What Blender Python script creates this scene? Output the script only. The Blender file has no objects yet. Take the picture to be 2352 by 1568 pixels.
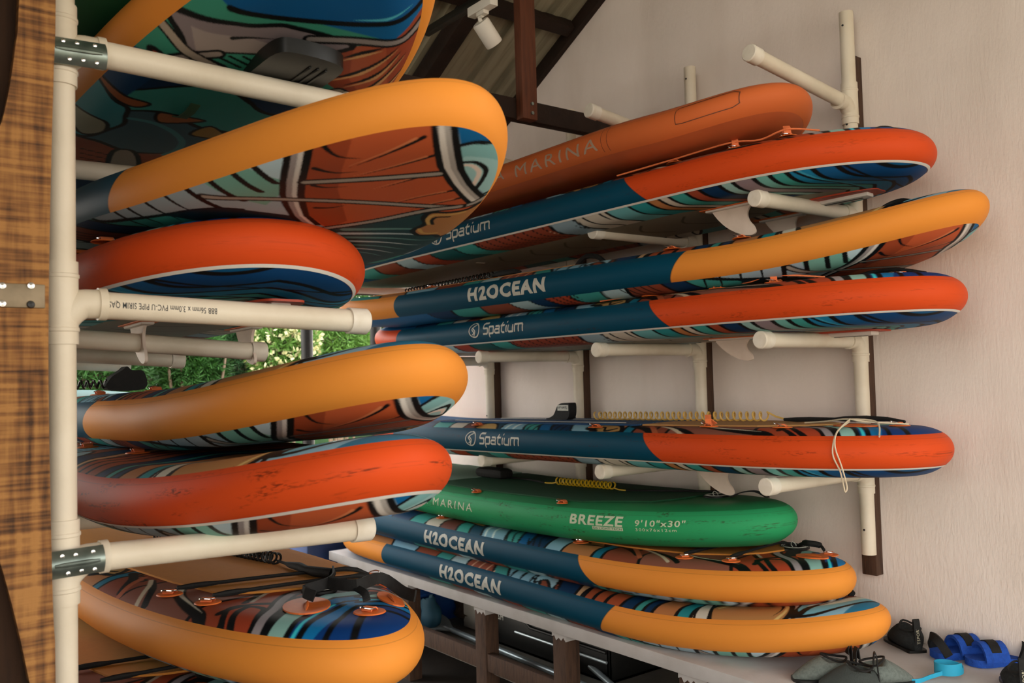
import bpy, bmesh, math, random
import numpy as np
from mathutils import Matrix, Vector

# ------------------------------------------------------------------ camera
SC = bpy.context.scene
COL = SC.collection
H = 1.65                                    # eye height above the floor
F, CX, CY = 2040.0, 1176.0, 784.0           # focal length and centre in pixels of 2352x1568
d1 = np.array([-390 - CX, 912 - CY, F]); d1 /= np.linalg.norm(d1)
_k = F * F / (128 + 1566 * -0.0263)
up = np.array([-_k * 0.0263, -_k, F]); up /= np.linalg.norm(up)
RW = np.array([np.cross(d1, up), d1, up])   # world axes (x right to wall, y along wall, z up) in camera axes


def at(px, py, axis, val):
    """point on the plane axis=val (eye-centred metres) seen at pixel px,py"""
    d = RW @ np.array([(px - CX) / F, (py - CY) / F, 1.0])
    return d * (val / d[axis])


cam_d = bpy.data.cameras.new('camera')
cam = bpy.data.objects.new('camera', cam_d)
COL.objects.link(cam)
m = Matrix.Identity(4)
for i in range(3):
    m[i][0] = RW[i, 0]; m[i][1] = -RW[i, 1]; m[i][2] = -RW[i, 2]
m[2][3] = H
cam.matrix_world = m
cam_d.sensor_width = 36.0
cam_d.lens = F / 2352 * 36.0
cam_d.clip_start = 0.05
cam_d.dof.use_dof = True
cam_d.dof.focus_distance = 2.9
cam_d.dof.aperture_fstop = 5.0
SC.camera = cam

# ------------------------------------------------------------------ light
SC.view_settings.view_transform = 'Standard'
SC.view_settings.look = 'None'
SC.view_settings.gamma = 1.0
SC.view_settings.exposure = -0.1
W = bpy.data.worlds.new('sky'); SC.world = W
W.use_nodes = True
nt = W.node_tree; nt.nodes.clear()
wo = nt.nodes.new('ShaderNodeOutputWorld'); bg = nt.nodes.new('ShaderNodeBackground')
tc = nt.nodes.new('ShaderNodeTexCoord'); sx = nt.nodes.new('ShaderNodeSeparateXYZ')
rmp = nt.nodes.new('ShaderNodeValToRGB')
nt.links.new(tc.outputs['Generated'], sx.inputs[0]); nt.links.new(sx.outputs['Z'], rmp.inputs[0])
rmp.color_ramp.elements[0].position = 0.0; rmp.color_ramp.elements[0].color = (1.0, 0.90, 0.78, 1)
rmp.color_ramp.elements[1].position = 0.5; rmp.color_ramp.elements[1].color = (0.92, 0.94, 0.96, 1)
nt.links.new(rmp.outputs[0], bg.inputs[0]); bg.inputs[1].default_value = 1.0
# brighter haze towards the far, seaward side
mr = nt.nodes.new('ShaderNodeMapRange'); mr.interpolation_type = 'SMOOTHSTEP'
mr.inputs['From Min'].default_value = .1; mr.inputs['From Max'].default_value = .9
mr.inputs['To Min'].default_value = 4.5; mr.inputs['To Max'].default_value = 6.5
nt.links.new(sx.outputs['Y'], mr.inputs['Value']); nt.links.new(mr.outputs[0], bg.inputs[1])
nt.links.new(bg.outputs[0], wo.inputs[0])
sun_d = bpy.data.lights.new('sun', 'SUN'); sun_d.energy = 1.6; sun_d.angle = 0.02; sun_d.color = (1, .93, .82)
sun = bpy.data.objects.new('sun', sun_d); COL.objects.link(sun)
sun.rotation_euler = Vector((0.35, 0.18, -1.0)).to_track_quat('-Z', 'Y').to_euler()
sun.location = (-3, -2, 9)


# ------------------------------------------------------------------ helpers
def lin(h):
    h = h.lstrip('#')
    c = [int(h[i:i + 2], 16) / 255 for i in (0, 2, 4)]
    return tuple(x / 12.92 if x <= .04045 else ((x + .055) / 1.055) ** 2.4 for x in c)


MATS = {}


def mat(name, hexc, rough=.6, metal=0.0, dirt=None, dscale=6.0, damt=.5, bump=0.0, bscale=200.0, stretch=None, spec=.4, lo=.45, hi=.75):
    """principled surface; dirt = second colour mixed in by noise; bump = fine noise relief"""
    if name in MATS: return MATS[name]
    M = bpy.data.materials.new(name); M.use_nodes = True
    n = M.node_tree.nodes; l = M.node_tree.links
    b = n['Principled BSDF']
    b.inputs['Base Color'].default_value = (*lin(hexc), 1)
    b.inputs['Roughness'].default_value = rough
    b.inputs['Metallic'].default_value = metal
    b.inputs['Specular IOR Level'].default_value = spec
    t = n.new('ShaderNodeTexCoord'); mp = n.new('ShaderNodeMapping')
    l.new(t.outputs['Object'], mp.inputs[0])
    if stretch: mp.inputs['Scale'].default_value = stretch
    nz = n.new('ShaderNodeTexNoise'); nz.inputs['Scale'].default_value = dscale; nz.inputs['Detail'].default_value = 6
    l.new(mp.outputs[0], nz.inputs['Vector'])
    r = n.new('ShaderNodeValToRGB')
    r.color_ramp.elements[0].position = lo; r.color_ramp.elements[1].position = hi
    dc = lin(dirt) if dirt else tuple(c * .85 for c in lin(hexc))
    c0 = np.array(lin(hexc)); c1 = c0 * (1 - damt) + np.array(dc) * damt
    r.color_ramp.elements[0].color = (*c0, 1); r.color_ramp.elements[1].color = (*c1, 1)
    l.new(nz.outputs[0], r.inputs[0]); l.new(r.outputs[0], b.inputs['Base Color'])
    if bump:
        nb = n.new('ShaderNodeTexNoise'); nb.inputs['Scale'].default_value = bscale; nb.inputs['Detail'].default_value = 4
        l.new(mp.outputs[0], nb.inputs['Vector'])
        bn = n.new('ShaderNodeBump'); bn.inputs['Strength'].default_value = bump; bn.inputs['Distance'].default_value = .01
        l.new(nb.outputs[0], bn.inputs['Height']); l.new(bn.outputs[0], b.inputs['Normal'])
    MATS[name] = M
    return M


def tag(o, label=None, cat=None, group=None, kind=None):
    if label: o['label'] = label
    if cat: o['category'] = cat
    if group: o['group'] = group
    if kind: o['kind'] = kind
    return o


class MB:
    """collects geometry in eye-centred metres"""
    def __init__(s): s.v = []; s.f = []; s.mi = []; s.n = 0; s.flat = []

    def add(s, v, f, mi=0, flat=False):
        s.v.append(np.asarray(v, float).reshape(-1, 3)); s.f += [tuple(i + s.n for i in q) for q in f]
        s.mi += [mi] * len(f); s.flat += [flat] * len(f); s.n += len(s.v[-1]); return s

    def box(s, lo, hi, mi=0, M=None):
        x0, y0, z0 = lo; x1, y1, z1 = hi
        v = np.array([(x0, y0, z0), (x1, y0, z0), (x1, y1, z0), (x0, y1, z0), (x0, y0, z1), (x1, y0, z1), (x1, y1, z1), (x0, y1, z1)], float)
        if M is not None: v = np.array([tuple(M @ Vector(p)) for p in v])
        return s.add(v, [(0, 3, 2, 1), (4, 5, 6, 7), (0, 1, 5, 4), (1, 2, 6, 5), (2, 3, 7, 6), (3, 0, 4, 7)], mi, True)

    def bbox(s, lo, hi, r=.006, mi=0, M=None):
        """box with chamfered edges"""
        lo = np.array(lo, float); hi = np.array(hi, float); r = min(r, *(abs(hi - lo) * .45))
        bm = bmesh.new(); bmesh.ops.create_cube(bm, size=1)
        for v in bm.verts: v.co = Vector([(lo[i] + hi[i]) / 2 + v.co[i] * (hi[i] - lo[i]) for i in range(3)])
        bmesh.ops.bevel(bm, geom=bm.edges[:], offset=r, segments=2, affect='EDGES', profile=.5)
        bm.verts.index_update()
        v = [tuple((M @ q.co) if M is not None else q.co) for q in bm.verts]; f = [tuple(a.index for a in q.verts) for q in bm.faces]
        bm.free(); return s.add(v, f, mi)

    def tube(s, pts, r, seg=12, cap=True, mi=0, closed=False):
        pts = np.asarray(pts, float); n = len(pts)
        r = np.ones(n) * r if np.isscalar(r) else np.asarray(r, float)
        T = np.gradient(pts, axis=0) if not closed else np.roll(pts, -1, 0) - np.roll(pts, 1, 0)
        T /= np.linalg.norm(T, axis=1, keepdims=True) + 1e-12
        a = np.array([0, 0, 1.0]) if abs(T[0][2]) < .9 else np.array([1.0, 0, 0])
        N = a - T[0] * a.dot(T[0]); N /= np.linalg.norm(N)
        vs = []; an = np.linspace(0, 2 * np.pi, seg, endpoint=False)
        for i in range(n):
            N = N - T[i] * N.dot(T[i]); N /= np.linalg.norm(N) + 1e-12
            B = np.cross(T[i], N)
            vs.append(pts[i] + r[i] * (np.cos(an)[:, None] * N + np.sin(an)[:, None] * B))
        v = np.concatenate(vs); f = []
        for i in range(n if closed else n - 1):
            j = (i + 1) % n
            for k in range(seg):
                k2 = (k + 1) % seg; f.append((i * seg + k, i * seg + k2, j * seg + k2, j * seg + k))
        if cap and not closed:
            f.append(tuple(range(seg - 1, -1, -1))); f.append(tuple((n - 1) * seg + k for k in range(seg)))
        return s.add(v, f, mi)

    def ribbon(s, pts, wdir, w, th, mi=0):
        """strap: flat band along pts, width along wdir"""
        pts = np.asarray(pts, float); wd = np.asarray(wdir, float)
        wd = np.tile(wd, (len(pts), 1)) if wd.ndim == 1 else wd
        T = np.gradient(pts, axis=0); T /= np.linalg.norm(T, axis=1, keepdims=True) + 1e-12
        wd = wd - T * (wd * T).sum(1, keepdims=True); wd /= np.linalg.norm(wd, axis=1, keepdims=True) + 1e-12
        N = np.cross(T, wd); w = np.ones(len(pts)) * w
        v = []
        for p, a, b, ww in zip(pts, wd, N, w):
            v += [p - a * ww / 2 - b * th / 2, p + a * ww / 2 - b * th / 2, p + a * ww / 2 + b * th / 2, p - a * ww / 2 + b * th / 2]
        f = [(0, 3, 2, 1), tuple(4 * (len(pts) - 1) + k for k in range(4))]
        for i in range(len(pts) - 1):
            for k in range(4):
                k2 = (k + 1) % 4; f.append((4 * i + k, 4 * i + k2, 4 * i + 4 + k2, 4 * i + 4 + k))
        return s.add(v, f, mi)

    def lathe(s, prof, o, ax, seg=20, mi=0):
        """prof = (radius, height) pairs about axis ax from o"""
        ax = np.asarray(ax, float); ax /= np.linalg.norm(ax); o = np.asarray(o, float)
        a = np.array([0, 0, 1.0]) if abs(ax[2]) < .9 else np.array([1.0, 0, 0])
        N = np.cross(ax, a); N /= np.linalg.norm(N); B = np.cross(ax, N)
        an = np.linspace(0, 2 * np.pi, seg, endpoint=False)
        v = np.concatenate([o + ax * h + max(r, 1e-5) * (np.cos(an)[:, None] * N + np.sin(an)[:, None] * B) for r, h in prof])
        f = []
        for i in range(len(prof) - 1):
            for k in range(seg):
                k2 = (k + 1) % seg; f.append((i * seg + k, i * seg + k2, (i + 1) * seg + k2, (i + 1) * seg + k))
        return s.add(v, f, mi)

    def prism(s, poly, o, u, w, n, th, mi=0):
        """flat polygon (2d) in axes u,w at o, thickness th along n"""
        o = np.asarray(o, float); u = np.asarray(u, float); w = np.asarray(w, float); n = np.asarray(n, float)
        p = np.array([o + u * a + w * b for a, b in poly]); k = len(p)
        v = np.concatenate([p - n * th / 2, p + n * th / 2])
        f = [tuple(range(k - 1, -1, -1)), tuple(range(k, 2 * k))] + [(i, (i + 1) % k, k + (i + 1) % k, k + i) for i in range(k)]
        return s.add(v, f, mi, True)

    def build(s, name, mats, parent=None, base=None, smooth=True, local=False):
        """one mesh object; children are placed relative to the parent's base"""
        v = np.concatenate(s.v)
        if not isinstance(mats, (list, tuple)): mats = [mats]
        me = bpy.data.meshes.new(name)
        if local: off = np.zeros(3)
        elif parent is not None: off = np.array(parent.get('_base', (0, 0, 0))) if '_base' in parent else np.array(BASE[parent.name])
        else:
            off = np.array(base) if base is not None else np.array([(v[:, 0].min() + v[:, 0].max()) / 2, (v[:, 1].min() + v[:, 1].max()) / 2, v[:, 2].min()])
        me.from_pydata((v - off).tolist(), [], s.f)
        for M in mats: me.materials.append(M)
        me.polygons.foreach_set('material_index', s.mi)
        me.polygons.foreach_set('use_smooth', [smooth and not q for q in s.flat])
        me.update()
        if smooth:
            try: me.set_sharp_from_angle(angle=math.radians(40))
            except Exception: pass
        o = bpy.data.objects.new(name, me); COL.objects.link(o)
        if parent is not None:
            o.parent = parent
            BASE[o.name] = BASE.get(parent.name, (0, 0, 0))
        else:
            o.location = (off[0], off[1], off[2] + H); BASE[o.name] = tuple(off)
        return o


BASE = {}


def thing(name, label, cat, loc, group=None):
    o = bpy.data.objects.new(name, None); COL.objects.link(o); o.empty_display_size = .1
    o.location = (loc[0], loc[1], loc[2] + H); BASE[o.name] = tuple(loc)
    return tag(o, label, cat, group)


def struct(o): o['kind'] = 'structure'; return o


def copy_thing(o, dx):
    """copy of a thing with copies of its parts and their sub-parts, moved by dx"""
    c = o.copy(); COL.objects.link(c); c.location = Vector(o.location) + Vector(dx)
    BASE[c.name] = tuple(np.array(BASE[o.name]) + np.array(dx))
    for ch in list(o.children):
        d = ch.copy(); COL.objects.link(d); d.parent = c; BASE[d.name] = BASE[c.name]
        for g in list(ch.children):
            e = g.copy(); COL.objects.link(e); e.parent = d; BASE[e.name] = BASE[c.name]
    return c


def smooth_poly(pts, closed=True, n=6):
    p = np.asarray(pts, float); k = len(p); out = []
    rng = range(k if closed else k - 1)
    for i in rng:
        p0, p1, p2, p3 = [p[(i + j) % k] if closed else p[min(max(i + j, 0), k - 1)] for j in (-1, 0, 1, 2)]
        for t in np.linspace(0, 1, n, endpoint=False):
            out.append(.5 * ((2 * p1) + (-p0 + p2) * t + (2 * p0 - 5 * p1 + 4 * p2 - p3) * t * t + (-p0 + 3 * p1 - 3 * p2 + p3) * t ** 3))
    if not closed: out.append(p[-1])
    return np.array(out)


def helix(p0, p1, r, turns, side, per=14):
    p0 = np.asarray(p0, float); p1 = np.asarray(p1, float); ax = p1 - p0; L = np.linalg.norm(ax); ax /= L
    u = np.asarray(side, float); u = u - ax * u.dot(ax); u /= np.linalg.norm(u); w = np.cross(ax, u)
    n = int(turns * per); t = np.linspace(0, 1, n)
    return p0 + ax * (t * L)[:, None] + r * (np.cos(t * turns * 2 * np.pi)[:, None] * u + np.sin(t * turns * 2 * np.pi)[:, None] * w)


# ------------------------------------------------------------------ materials
def wall_mat():
    M = mat('painted_wall', '#eee2d8', .85, dirt='#d6c7ba', dscale=3.0, damt=.4, bump=.25, bscale=60, stretch=(1, 1.6, .5))
    return M


WALL = wall_mat()
PVC = mat('pvc_plastic', '#e2d8c4', .45, dirt='#b9a98c', dscale=5, damt=.45, bump=.05, bscale=80)
PVCTIP = mat('pvc_cap', '#e6dfd0', .5, dirt='#c0b090', dscale=20, damt=.4)
BATTEN = mat('dark_batten_wood', '#4d3526', .75, dirt='#2c1c12', dscale=14, damt=.7, stretch=(6, 6, .7), bump=.3, bscale=40)
BEAM = mat('roof_timber', '#2a1a11', .8, dirt='#150d08', dscale=10, damt=.7, bump=.3, bscale=50)
POSTWOOD = mat('hanging_post_wood', '#643620', .7, dirt='#3c2012', dscale=10, damt=.7, stretch=(6, 6, .6), bump=.2, bscale=40)
LEGWOOD = mat('bench_leg_wood', '#4d3627', .8, dirt='#291b13', dscale=12, damt=.8, stretch=(5, 5, .8), bump=.3, bscale=40)
WHITE = mat('white_bench_paint', '#bdb9b6', .6, dirt='#948c84', dscale=7, damt=.4, bump=.08, bscale=90)
GALV = mat('galvanised_steel', '#8d9a94', .38, metal=.85, dirt='#5e6a66', dscale=25, damt=.7)
CHROME = mat('chrome', '#d8d8d8', .2, metal=1.0)
BLACK = mat('black_webbing', '#10100f', .75, dirt='#1d1c1a', dscale=60, damt=.6, bump=.2, bscale=300)
BLACKP = mat('black_plastic', '#131413', .4, dirt='#242321', dscale=30, damt=.5)
ORANGEP = mat('orange_pvc_patch', '#e0702e', .5, dirt='#c65a20', dscale=30, damt=.5)
ORANGEW = mat('orange_webbing', '#ef8450', .7, dirt='#d86a38', dscale=60, damt=.6)
FINM = mat('white_fin_plastic', '#e3d2c2', .5, dirt='#c8b5a2', dscale=12, damt=.5)
FINBASE = mat('white_fin_box_plastic', '#d9d2c8', .5)
PRINTW = mat('print_white', '#c9cac0', .6, dirt='#a9aca4', dscale=40, damt=.4)
PRINTB = mat('print_black', '#22282c', .6)
PRINTG = mat('print_pale', '#c6d2b4', .6, dirt='#8fae84', dscale=30, damt=.5)
PINW = mat('white_pinstripe', '#e6e2da', .5)

# ------------------------------------------------------------------ room shell
XW = 3.375                                             # wall face
YB = 5.45                                              # far end of the wall
roofz = lambda y: 2.05 - 0.521 * (y - 3.58)


def build_room():
    b = MB(); b.box((-14, -14, -1.80), (14, 24, -1.755)); struct(b.build('ground', mat('pale_paving', '#857b66', .9, dirt='#6b624e', dscale=1.5, damt=.6)))
    b = MB(); b.box((-6, -.7, -1.75), (7, 6.3, -H)); struct(b.build('floor', mat('floor_concrete', '#3a332c', .85, dirt='#1c1814', dscale=3, damt=.8, bump=.2, bscale=30)))
    b = MB()
    y0, y1 = 0.2, YB
    v = [(XW, y0, -H), (XW, y1, -H), (XW, y1, roofz(y1) + .03), (XW, y0, roofz(y0) + .03), (XW + .15, y0, -H), (XW + .15, y1, -H), (XW + .15, y1, roofz(y1) + .03), (XW + .15, y0, roofz(y0) + .03)]
    b.add(v, [(0, 3, 2, 1), (4, 5, 6, 7), (0, 1, 5, 4), (1, 2, 6, 5), (2, 3, 7, 6), (3, 0, 4, 7)], 0, True)
    struct(b.build('wall_right', WALL))
    b = MB()
    b.box((-.40, .9, -H), (-.32, 3.6, 2.2))  # unseen wall, added and sized to keep side light off the left rack
    struct(b.build('light_block_left', mat('light_block_planks', '#3d2818', .8, dirt='#22150c', dscale=8, damt=.7, stretch=(8, 8, .7), bump=.3, bscale=30)))
    # corrugated roof sheet, ribs running down the slope
    xs = np.arange(-2.2, XW + .2, .02); prof = np.where(np.mod(xs, .21) < .05, .028, 0.0) + .004 * np.sin(xs * 60)
    ys = np.array([.2, 5.6]); v = []
    for y in ys:
        for x, p in zip(xs, prof): v.append((x, y, roofz(y) + .05 + p))
    n = len(xs); b = MB(); vv = np.array(v); vv2 = vv + [0, 0, .012]
    b.add(np.concatenate([vv, vv2]), [(i, i + 1, n + i + 1, n + i) for i in range(n - 1)] + [(2 * n + i, 3 * n + i, 3 * n + i + 1, 2 * n + i + 1) for i in range(n - 1)] +
          [(i, 2 * n + i, 2 * n + i + 1, i + 1) for i in range(n - 1)] + [(n + i, n + i + 1, 3 * n + i + 1, 3 * n + i) for i in range(n - 1)], 0, False)
    struct(b.build('ceiling', mat('corrugated_roof_sheet', '#a39c84', .55, metal=.1, dirt='#5a5442', dscale=3, damt=.7, stretch=(10, .6, 1))))
    fz = roofz(.2) + .05; b = MB()  # added unseen front slope, hides the high sky so upper parts stay dimmer
    b.add([(-2.2, .2, fz), (XW + .2, .2, fz), (XW + .2, -2.6, 1.3), (-2.2, -2.6, 1.3), (-2.2, .2, fz + .02), (XW + .2, .2, fz + .02), (XW + .2, -2.6, 1.32), (-2.2, -2.6, 1.32)], [(0, 1, 2, 3), (7, 6, 5, 4), (0, 4, 5, 1), (1, 5, 6, 2), (2, 6, 7, 3), (3, 7, 4, 0)], 0, True)
    struct(b.build('light_block_front', MATS['corrugated_roof_sheet']))
    # dark strip standing in for the shaded gap between roof and wall
    sl = Matrix.Translation((0, 3.58, 2.05)) @ Matrix.Rotation(-math.atan(.521), 4, 'X')
    b = MB(); b.box((XW - .035, -4.6, -.035), (XW + .02, 2.4, .05), 0, sl)
    struct(b.build('dark_gap_strip', BEAM))


build_room()


def timber(name, label, cat, lo, hi, M=None, material=BEAM, group=None, r=.004):
    b = MB(); b.bbox(lo, hi, r, 0, M)
    return tag(b.build(name, material), label, cat, group)


SL = Matrix.Translation((0, 3.58, 2.05)) @ Matrix.Rotation(-math.atan(.521), 4, 'X')
for x, lab in ((2.66, 'dark roof rafter slanting behind the white spotlight'), (1.55, 'dark roof rafter hidden above the tilted top board'), (0.4, 'dark roof rafter over the left rack')):
    timber('roof_rafter', lab, 'rafter', (x - .045, -4.6, -.06), (x + .045, 2.6, .045), SL, BEAM, 'roof rafters')
for y, lab in ((3.72, 'dark purlin crossing the roof sheet right behind the spotlight'), (2.7, 'dark purlin crossing the roof above the picture'), (4.75, 'dark purlin low on the roof near the far end')):
    yy = (y - 3.58) / math.cos(math.atan(.521))
    timber('roof_purlin', lab, 'purlin', (-2.1, yy - .035, -.02), (XW - .04, yy + .035, .048), SL, BEAM, 'roof purlins')
timber('ceiling_beam', 'long dark timber beam running across to the white wall above the boards', 'beam', (-.1, 3.30, 1.245), (XW - .001, 3.36, 1.345))
# hanging post bolted to the beam
hp = thing('hanging_post', 'brown timber post hanging from the roof bolted to the dark cross beam', 'post', (2.64, 3.27, 1.235))
b = MB(); b.bbox((2.595, 3.245, 1.235), (2.685, 3.298, roofz(3.27) + .04), .004); b.build('post', POSTWOOD, hp)
for dz in (.03, .075):
    b = MB(); b.lathe([(0, .008), (.008, .008), (.008, 0)], (2.65, 3.245, 1.235 + dz), (0, -1, 0), 10); b.build('bolt', GALV, hp)
timber('eave_beam', 'brown eave board across the far open end under the roof', 'beam', (-.1, 5.55, .62), (3.5, 5.60, .78))


# ------------------------------------------------------------------ pvc racks
def pvc_arm(parent, x0, x1, y, z, z1=None, capx=1, R=.028, pm=PVC):
    """one arm with tee collar and end cap; from pole x0 to tip x1"""
    z1 = z if z1 is None else z1
    d = np.sign(x1 - x0)
    p = np.array([[x0 + d * .03, y, z], [x1, y, z1]], float)
    b = MB(); b.tube([p[0], p[0] * .5 + p[1] * .5, p[1] - [d * .004, 0, 0]], R, 24)
    a = b.build('arm', pm, parent)
    u = (p[1] - p[0]); u /= np.linalg.norm(u)
    b = MB()
    b.lathe([(R + .0005, -.052), (R + .0045, -.052), (R + .0045, -.004), (R + .001, 0), (R * .5, .001), (0, .001)], p[1], u, 24)
    c = b.build('end_cap', PVCTIP, a)
    return a


def pvc_stand(name, label, group, xp, y, ztop, zbot, arms, xt, capz=True, R=.028):
    o = thing(name, label, 'pvc rack', (xp, y, zbot), group)
    b = MB(); b.tube([(xp, y, zbot), (xp, y, (zbot + ztop) / 2), (xp, y, ztop)], R, 24); po = b.build('pole', PVC, o)
    for zz in np.linspace(zbot + .1, ztop - .06, 6):
        b = MB(); b.lathe([(0, .0015), (.0045, .0015), (.0045, 0)], (xp - R, y, zz), (-1, -.25, 0), 10); b.build('screw_hole', BLACKP, po)
    for za in arms:
        z0, z1 = za if isinstance(za, tuple) else (za, za)
        d = np.sign(xt - xp)
        b = MB(); c = R + .0045
        # tee: straight sleeve on the pole + swept socket towards the arm
        b.lathe([(R + .0005, -.085), (c, -.085), (c, -.06), (c + .002, -.058), (c + .002, -.052), (c, -.05), (c, .05), (c + .002, .052), (c + .002, .058), (c, .06), (c, .085), (R + .0005, .085)], (xp, y, z0), (0, 0, 1), 24)
        q = smooth_poly([(xp, y, z0 - .055), (xp + d * .008, y, z0 - .028), (xp + d * .035, y, z0 - .003), (xp + d * .06, y, z0), (xp + d * .085, y, z0)], False, 4)
        b.tube(q, [c * .93] * (len(q) - 2) + [c, c], 20)
        b.lathe([(R, .086), (c + .001, .086), (c + .001, .07), (R, .07)], (xp, y, z0), (d, 0, 0), 24)
        b.build('tee_fitting', PVC, o)
        pvc_arm(o, xp, xt, y, z0, z1, R=R)
    return o


LV = (.632, .118, -.407)
WY = (1.985, 2.82, 3.695, 4.53, 5.36)
wl = ['nearest the camera', 'second from the near end', 'third from the near end', 'fourth from the near end', 'farthest, by the wall end']
for i, y in enumerate(WY):
    pvc_stand('pvc_wall_stand', 'white pvc pole with arms on the right wall, ' + wl[i], 'pvc stands along the right wall', 3.295, y,
              (1.465, 1.485, 1.50, 1.48, .95)[i], -.735, [z for z in ((1.085, 1.165), LV[0], LV[1], LV[2]) if i < 4 or not isinstance(z, tuple)], 2.645 if i == 0 else 2.62)
    b = MB(); b.bbox((3.325, y - .012, -.825), (XW, y + .052, 1.29 if i < 1 else (1.1 if i < 4 else .8)), .003)
    b2 = b.build('wall_batten', BATTEN)
    tag(b2, 'dark timber batten on the wall behind the pvc pole ' + wl[i], 'batten', 'battens behind the wall poles')
LY = (2.0, 2.85, 3.68, 4.5)
for i, y in enumerate(LY):
    zs = [(.715, .70), (.18, .155), (-.345, -.36), (-1.01, -1.01)] if i == 0 else [(.655, .66), (.165, .112) if i == 1 else (.155, .111), (-.375, -.385), (-1.01, -1.01)]
    st = pvc_stand('pvc_rack_stand', ['white pvc post with three board arms beside the rough plank, left foreground', 'pvc post with arms second along the left rack', 'pvc post with arms third along the left rack', 'pvc post with arms farthest along the left rack'][i],
                   'pvc stands of the left rack', .374, y, .98 if i == 0 else .9, -H, zs, (1.075, 1.15, 1.141, 1.14)[i], R=.0285)
    if i == 0:
        LSTAND = st
        b = MB(); b.lathe([(0, .006), (.030, .004), (.0325, 0), (.0325, -.06), (.0285, -.062)], (.374, y, .98), (0, 0, 1), 24); b.build('top_cap', PVCTIP, st)
# ------------------------------------------------------------------ rough plank, bracket, hinges on the left
pk = thing('wooden_plank', 'rough sawn golden brown timber plank standing at the left edge', 'plank', (.2, 1.93, -H))
pxs = [(128, 0), (124, 150), (116, 450), (112, 700), (112, 900), (115, 1100), (122, 1400), (128, 1568), (130, 2400), (150, 2450), (110, 2400), (85, 1650), (68, 1568), (45, 1460), (20, 1360), (0, 1290), (-20, 1230), (-28, 1000), (-28, 600), (-20, 350), (4, 280), (22, 200), (36, 100), (44, 0), (60, -600), (128, -600)]
pts = [(q[0], max(q[2], -H)) for q in (at(a, c, 1, 1.9) for a, c in pxs)]
def planks_mat():
    M = bpy.data.materials.new('rough_sawn_wood'); M.use_nodes = True
    n = M.node_tree.nodes; l = M.node_tree.links; b = n['Principled BSDF']; b.inputs['Roughness'].default_value = .8
    t = n.new('ShaderNodeTexCoord')
    a = n.new('ShaderNodeMapping'); a.inputs['Scale'].default_value = (26, 6, 2.2); l.new(t.outputs['Object'], a.inputs[0])
    c = n.new('ShaderNodeMapping'); c.inputs['Scale'].default_value = (3, 3, 70); l.new(t.outputs['Object'], c.inputs[0])
    n1 = n.new('ShaderNodeTexNoise'); n1.inputs['Scale'].default_value = 2.0; n1.inputs['Detail'].default_value = 8; l.new(a.outputs[0], n1.inputs[0])
    n2 = n.new('ShaderNodeTexNoise'); n2.inputs['Scale'].default_value = 1.6; n2.inputs['Detail'].default_value = 5; l.new(c.outputs[0], n2.inputs[0])
    mx = n.new('ShaderNodeMath'); mx.operation = 'MULTIPLY'; l.new(n1.outputs[0], mx.inputs[0]); l.new(n2.outputs[0], mx.inputs[1])
    r = n.new('ShaderNodeValToRGB'); e = r.color_ramp.elements
    e[0].position = .13; e[0].color = (*lin('#3f2612'), 1); e[1].position = .34; e[1].color = (*lin('#a9773f'), 1)
    k = e.new(.22); k.color = (*lin('#80542a'), 1)
    l.new(mx.outputs[0], r.inputs[0]); l.new(r.outputs[0], b.inputs['Base Color'])
    bn = n.new('ShaderNodeBump'); bn.inputs['Strength'].default_value = .35; bn.inputs['Distance'].default_value = .01; l.new(mx.outputs[0], bn.inputs['Height']); l.new(bn.outputs[0], b.inputs['Normal'])
    return M
b = MB(); b.prism(smooth_poly(pts, True, 3), (0, 1.915, 0), (1, 0, 0), (0, 0, 1), (0, 1, 0), .03); b.build('board', planks_mat(), pk)
timber('support_post', 'dark brown timber post behind the rough plank at the left edge', 'post', (.10, 1.94, -H), (.318, 1.965, 2.6), None, mat('dark_post_wood', '#3a2414', .8, dirt='#20130a', dscale=8, damt=.7, stretch=(8, 8, .8), bump=.3))
# flat steel plate screwed on the plank
br = thing('steel_bracket', 'flat galvanised steel plate screwed across the rough plank', 'bracket', (.24, 1.897, .13))
c0 = at(0, 650, 1, 1.898); c1 = at(103, 708, 1, 1.898)
b = MB(); b.bbox((c0[0] - .06, 1.893, c1[2]), (c1[0], 1.9, c0[2]), .002); b.build('plate', mat('old_steel_plate', '#8f7f66', .5, metal=.3, dirt='#5f5240', dscale=18, damt=.7), br)
for px, py in ((5, 656), (71, 656), (5, 697), (71, 699)):
    p = at(px, py, 1, 1.892); b = MB(); b.lathe([(0, .005), (.006, .004), (.0075, 0)], (p[0], 1.893, p[2]), (0, -1, 0), 12); b.build('screw', CHROME if px < 70 or py < 690 else BLACKP, br)


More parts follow.
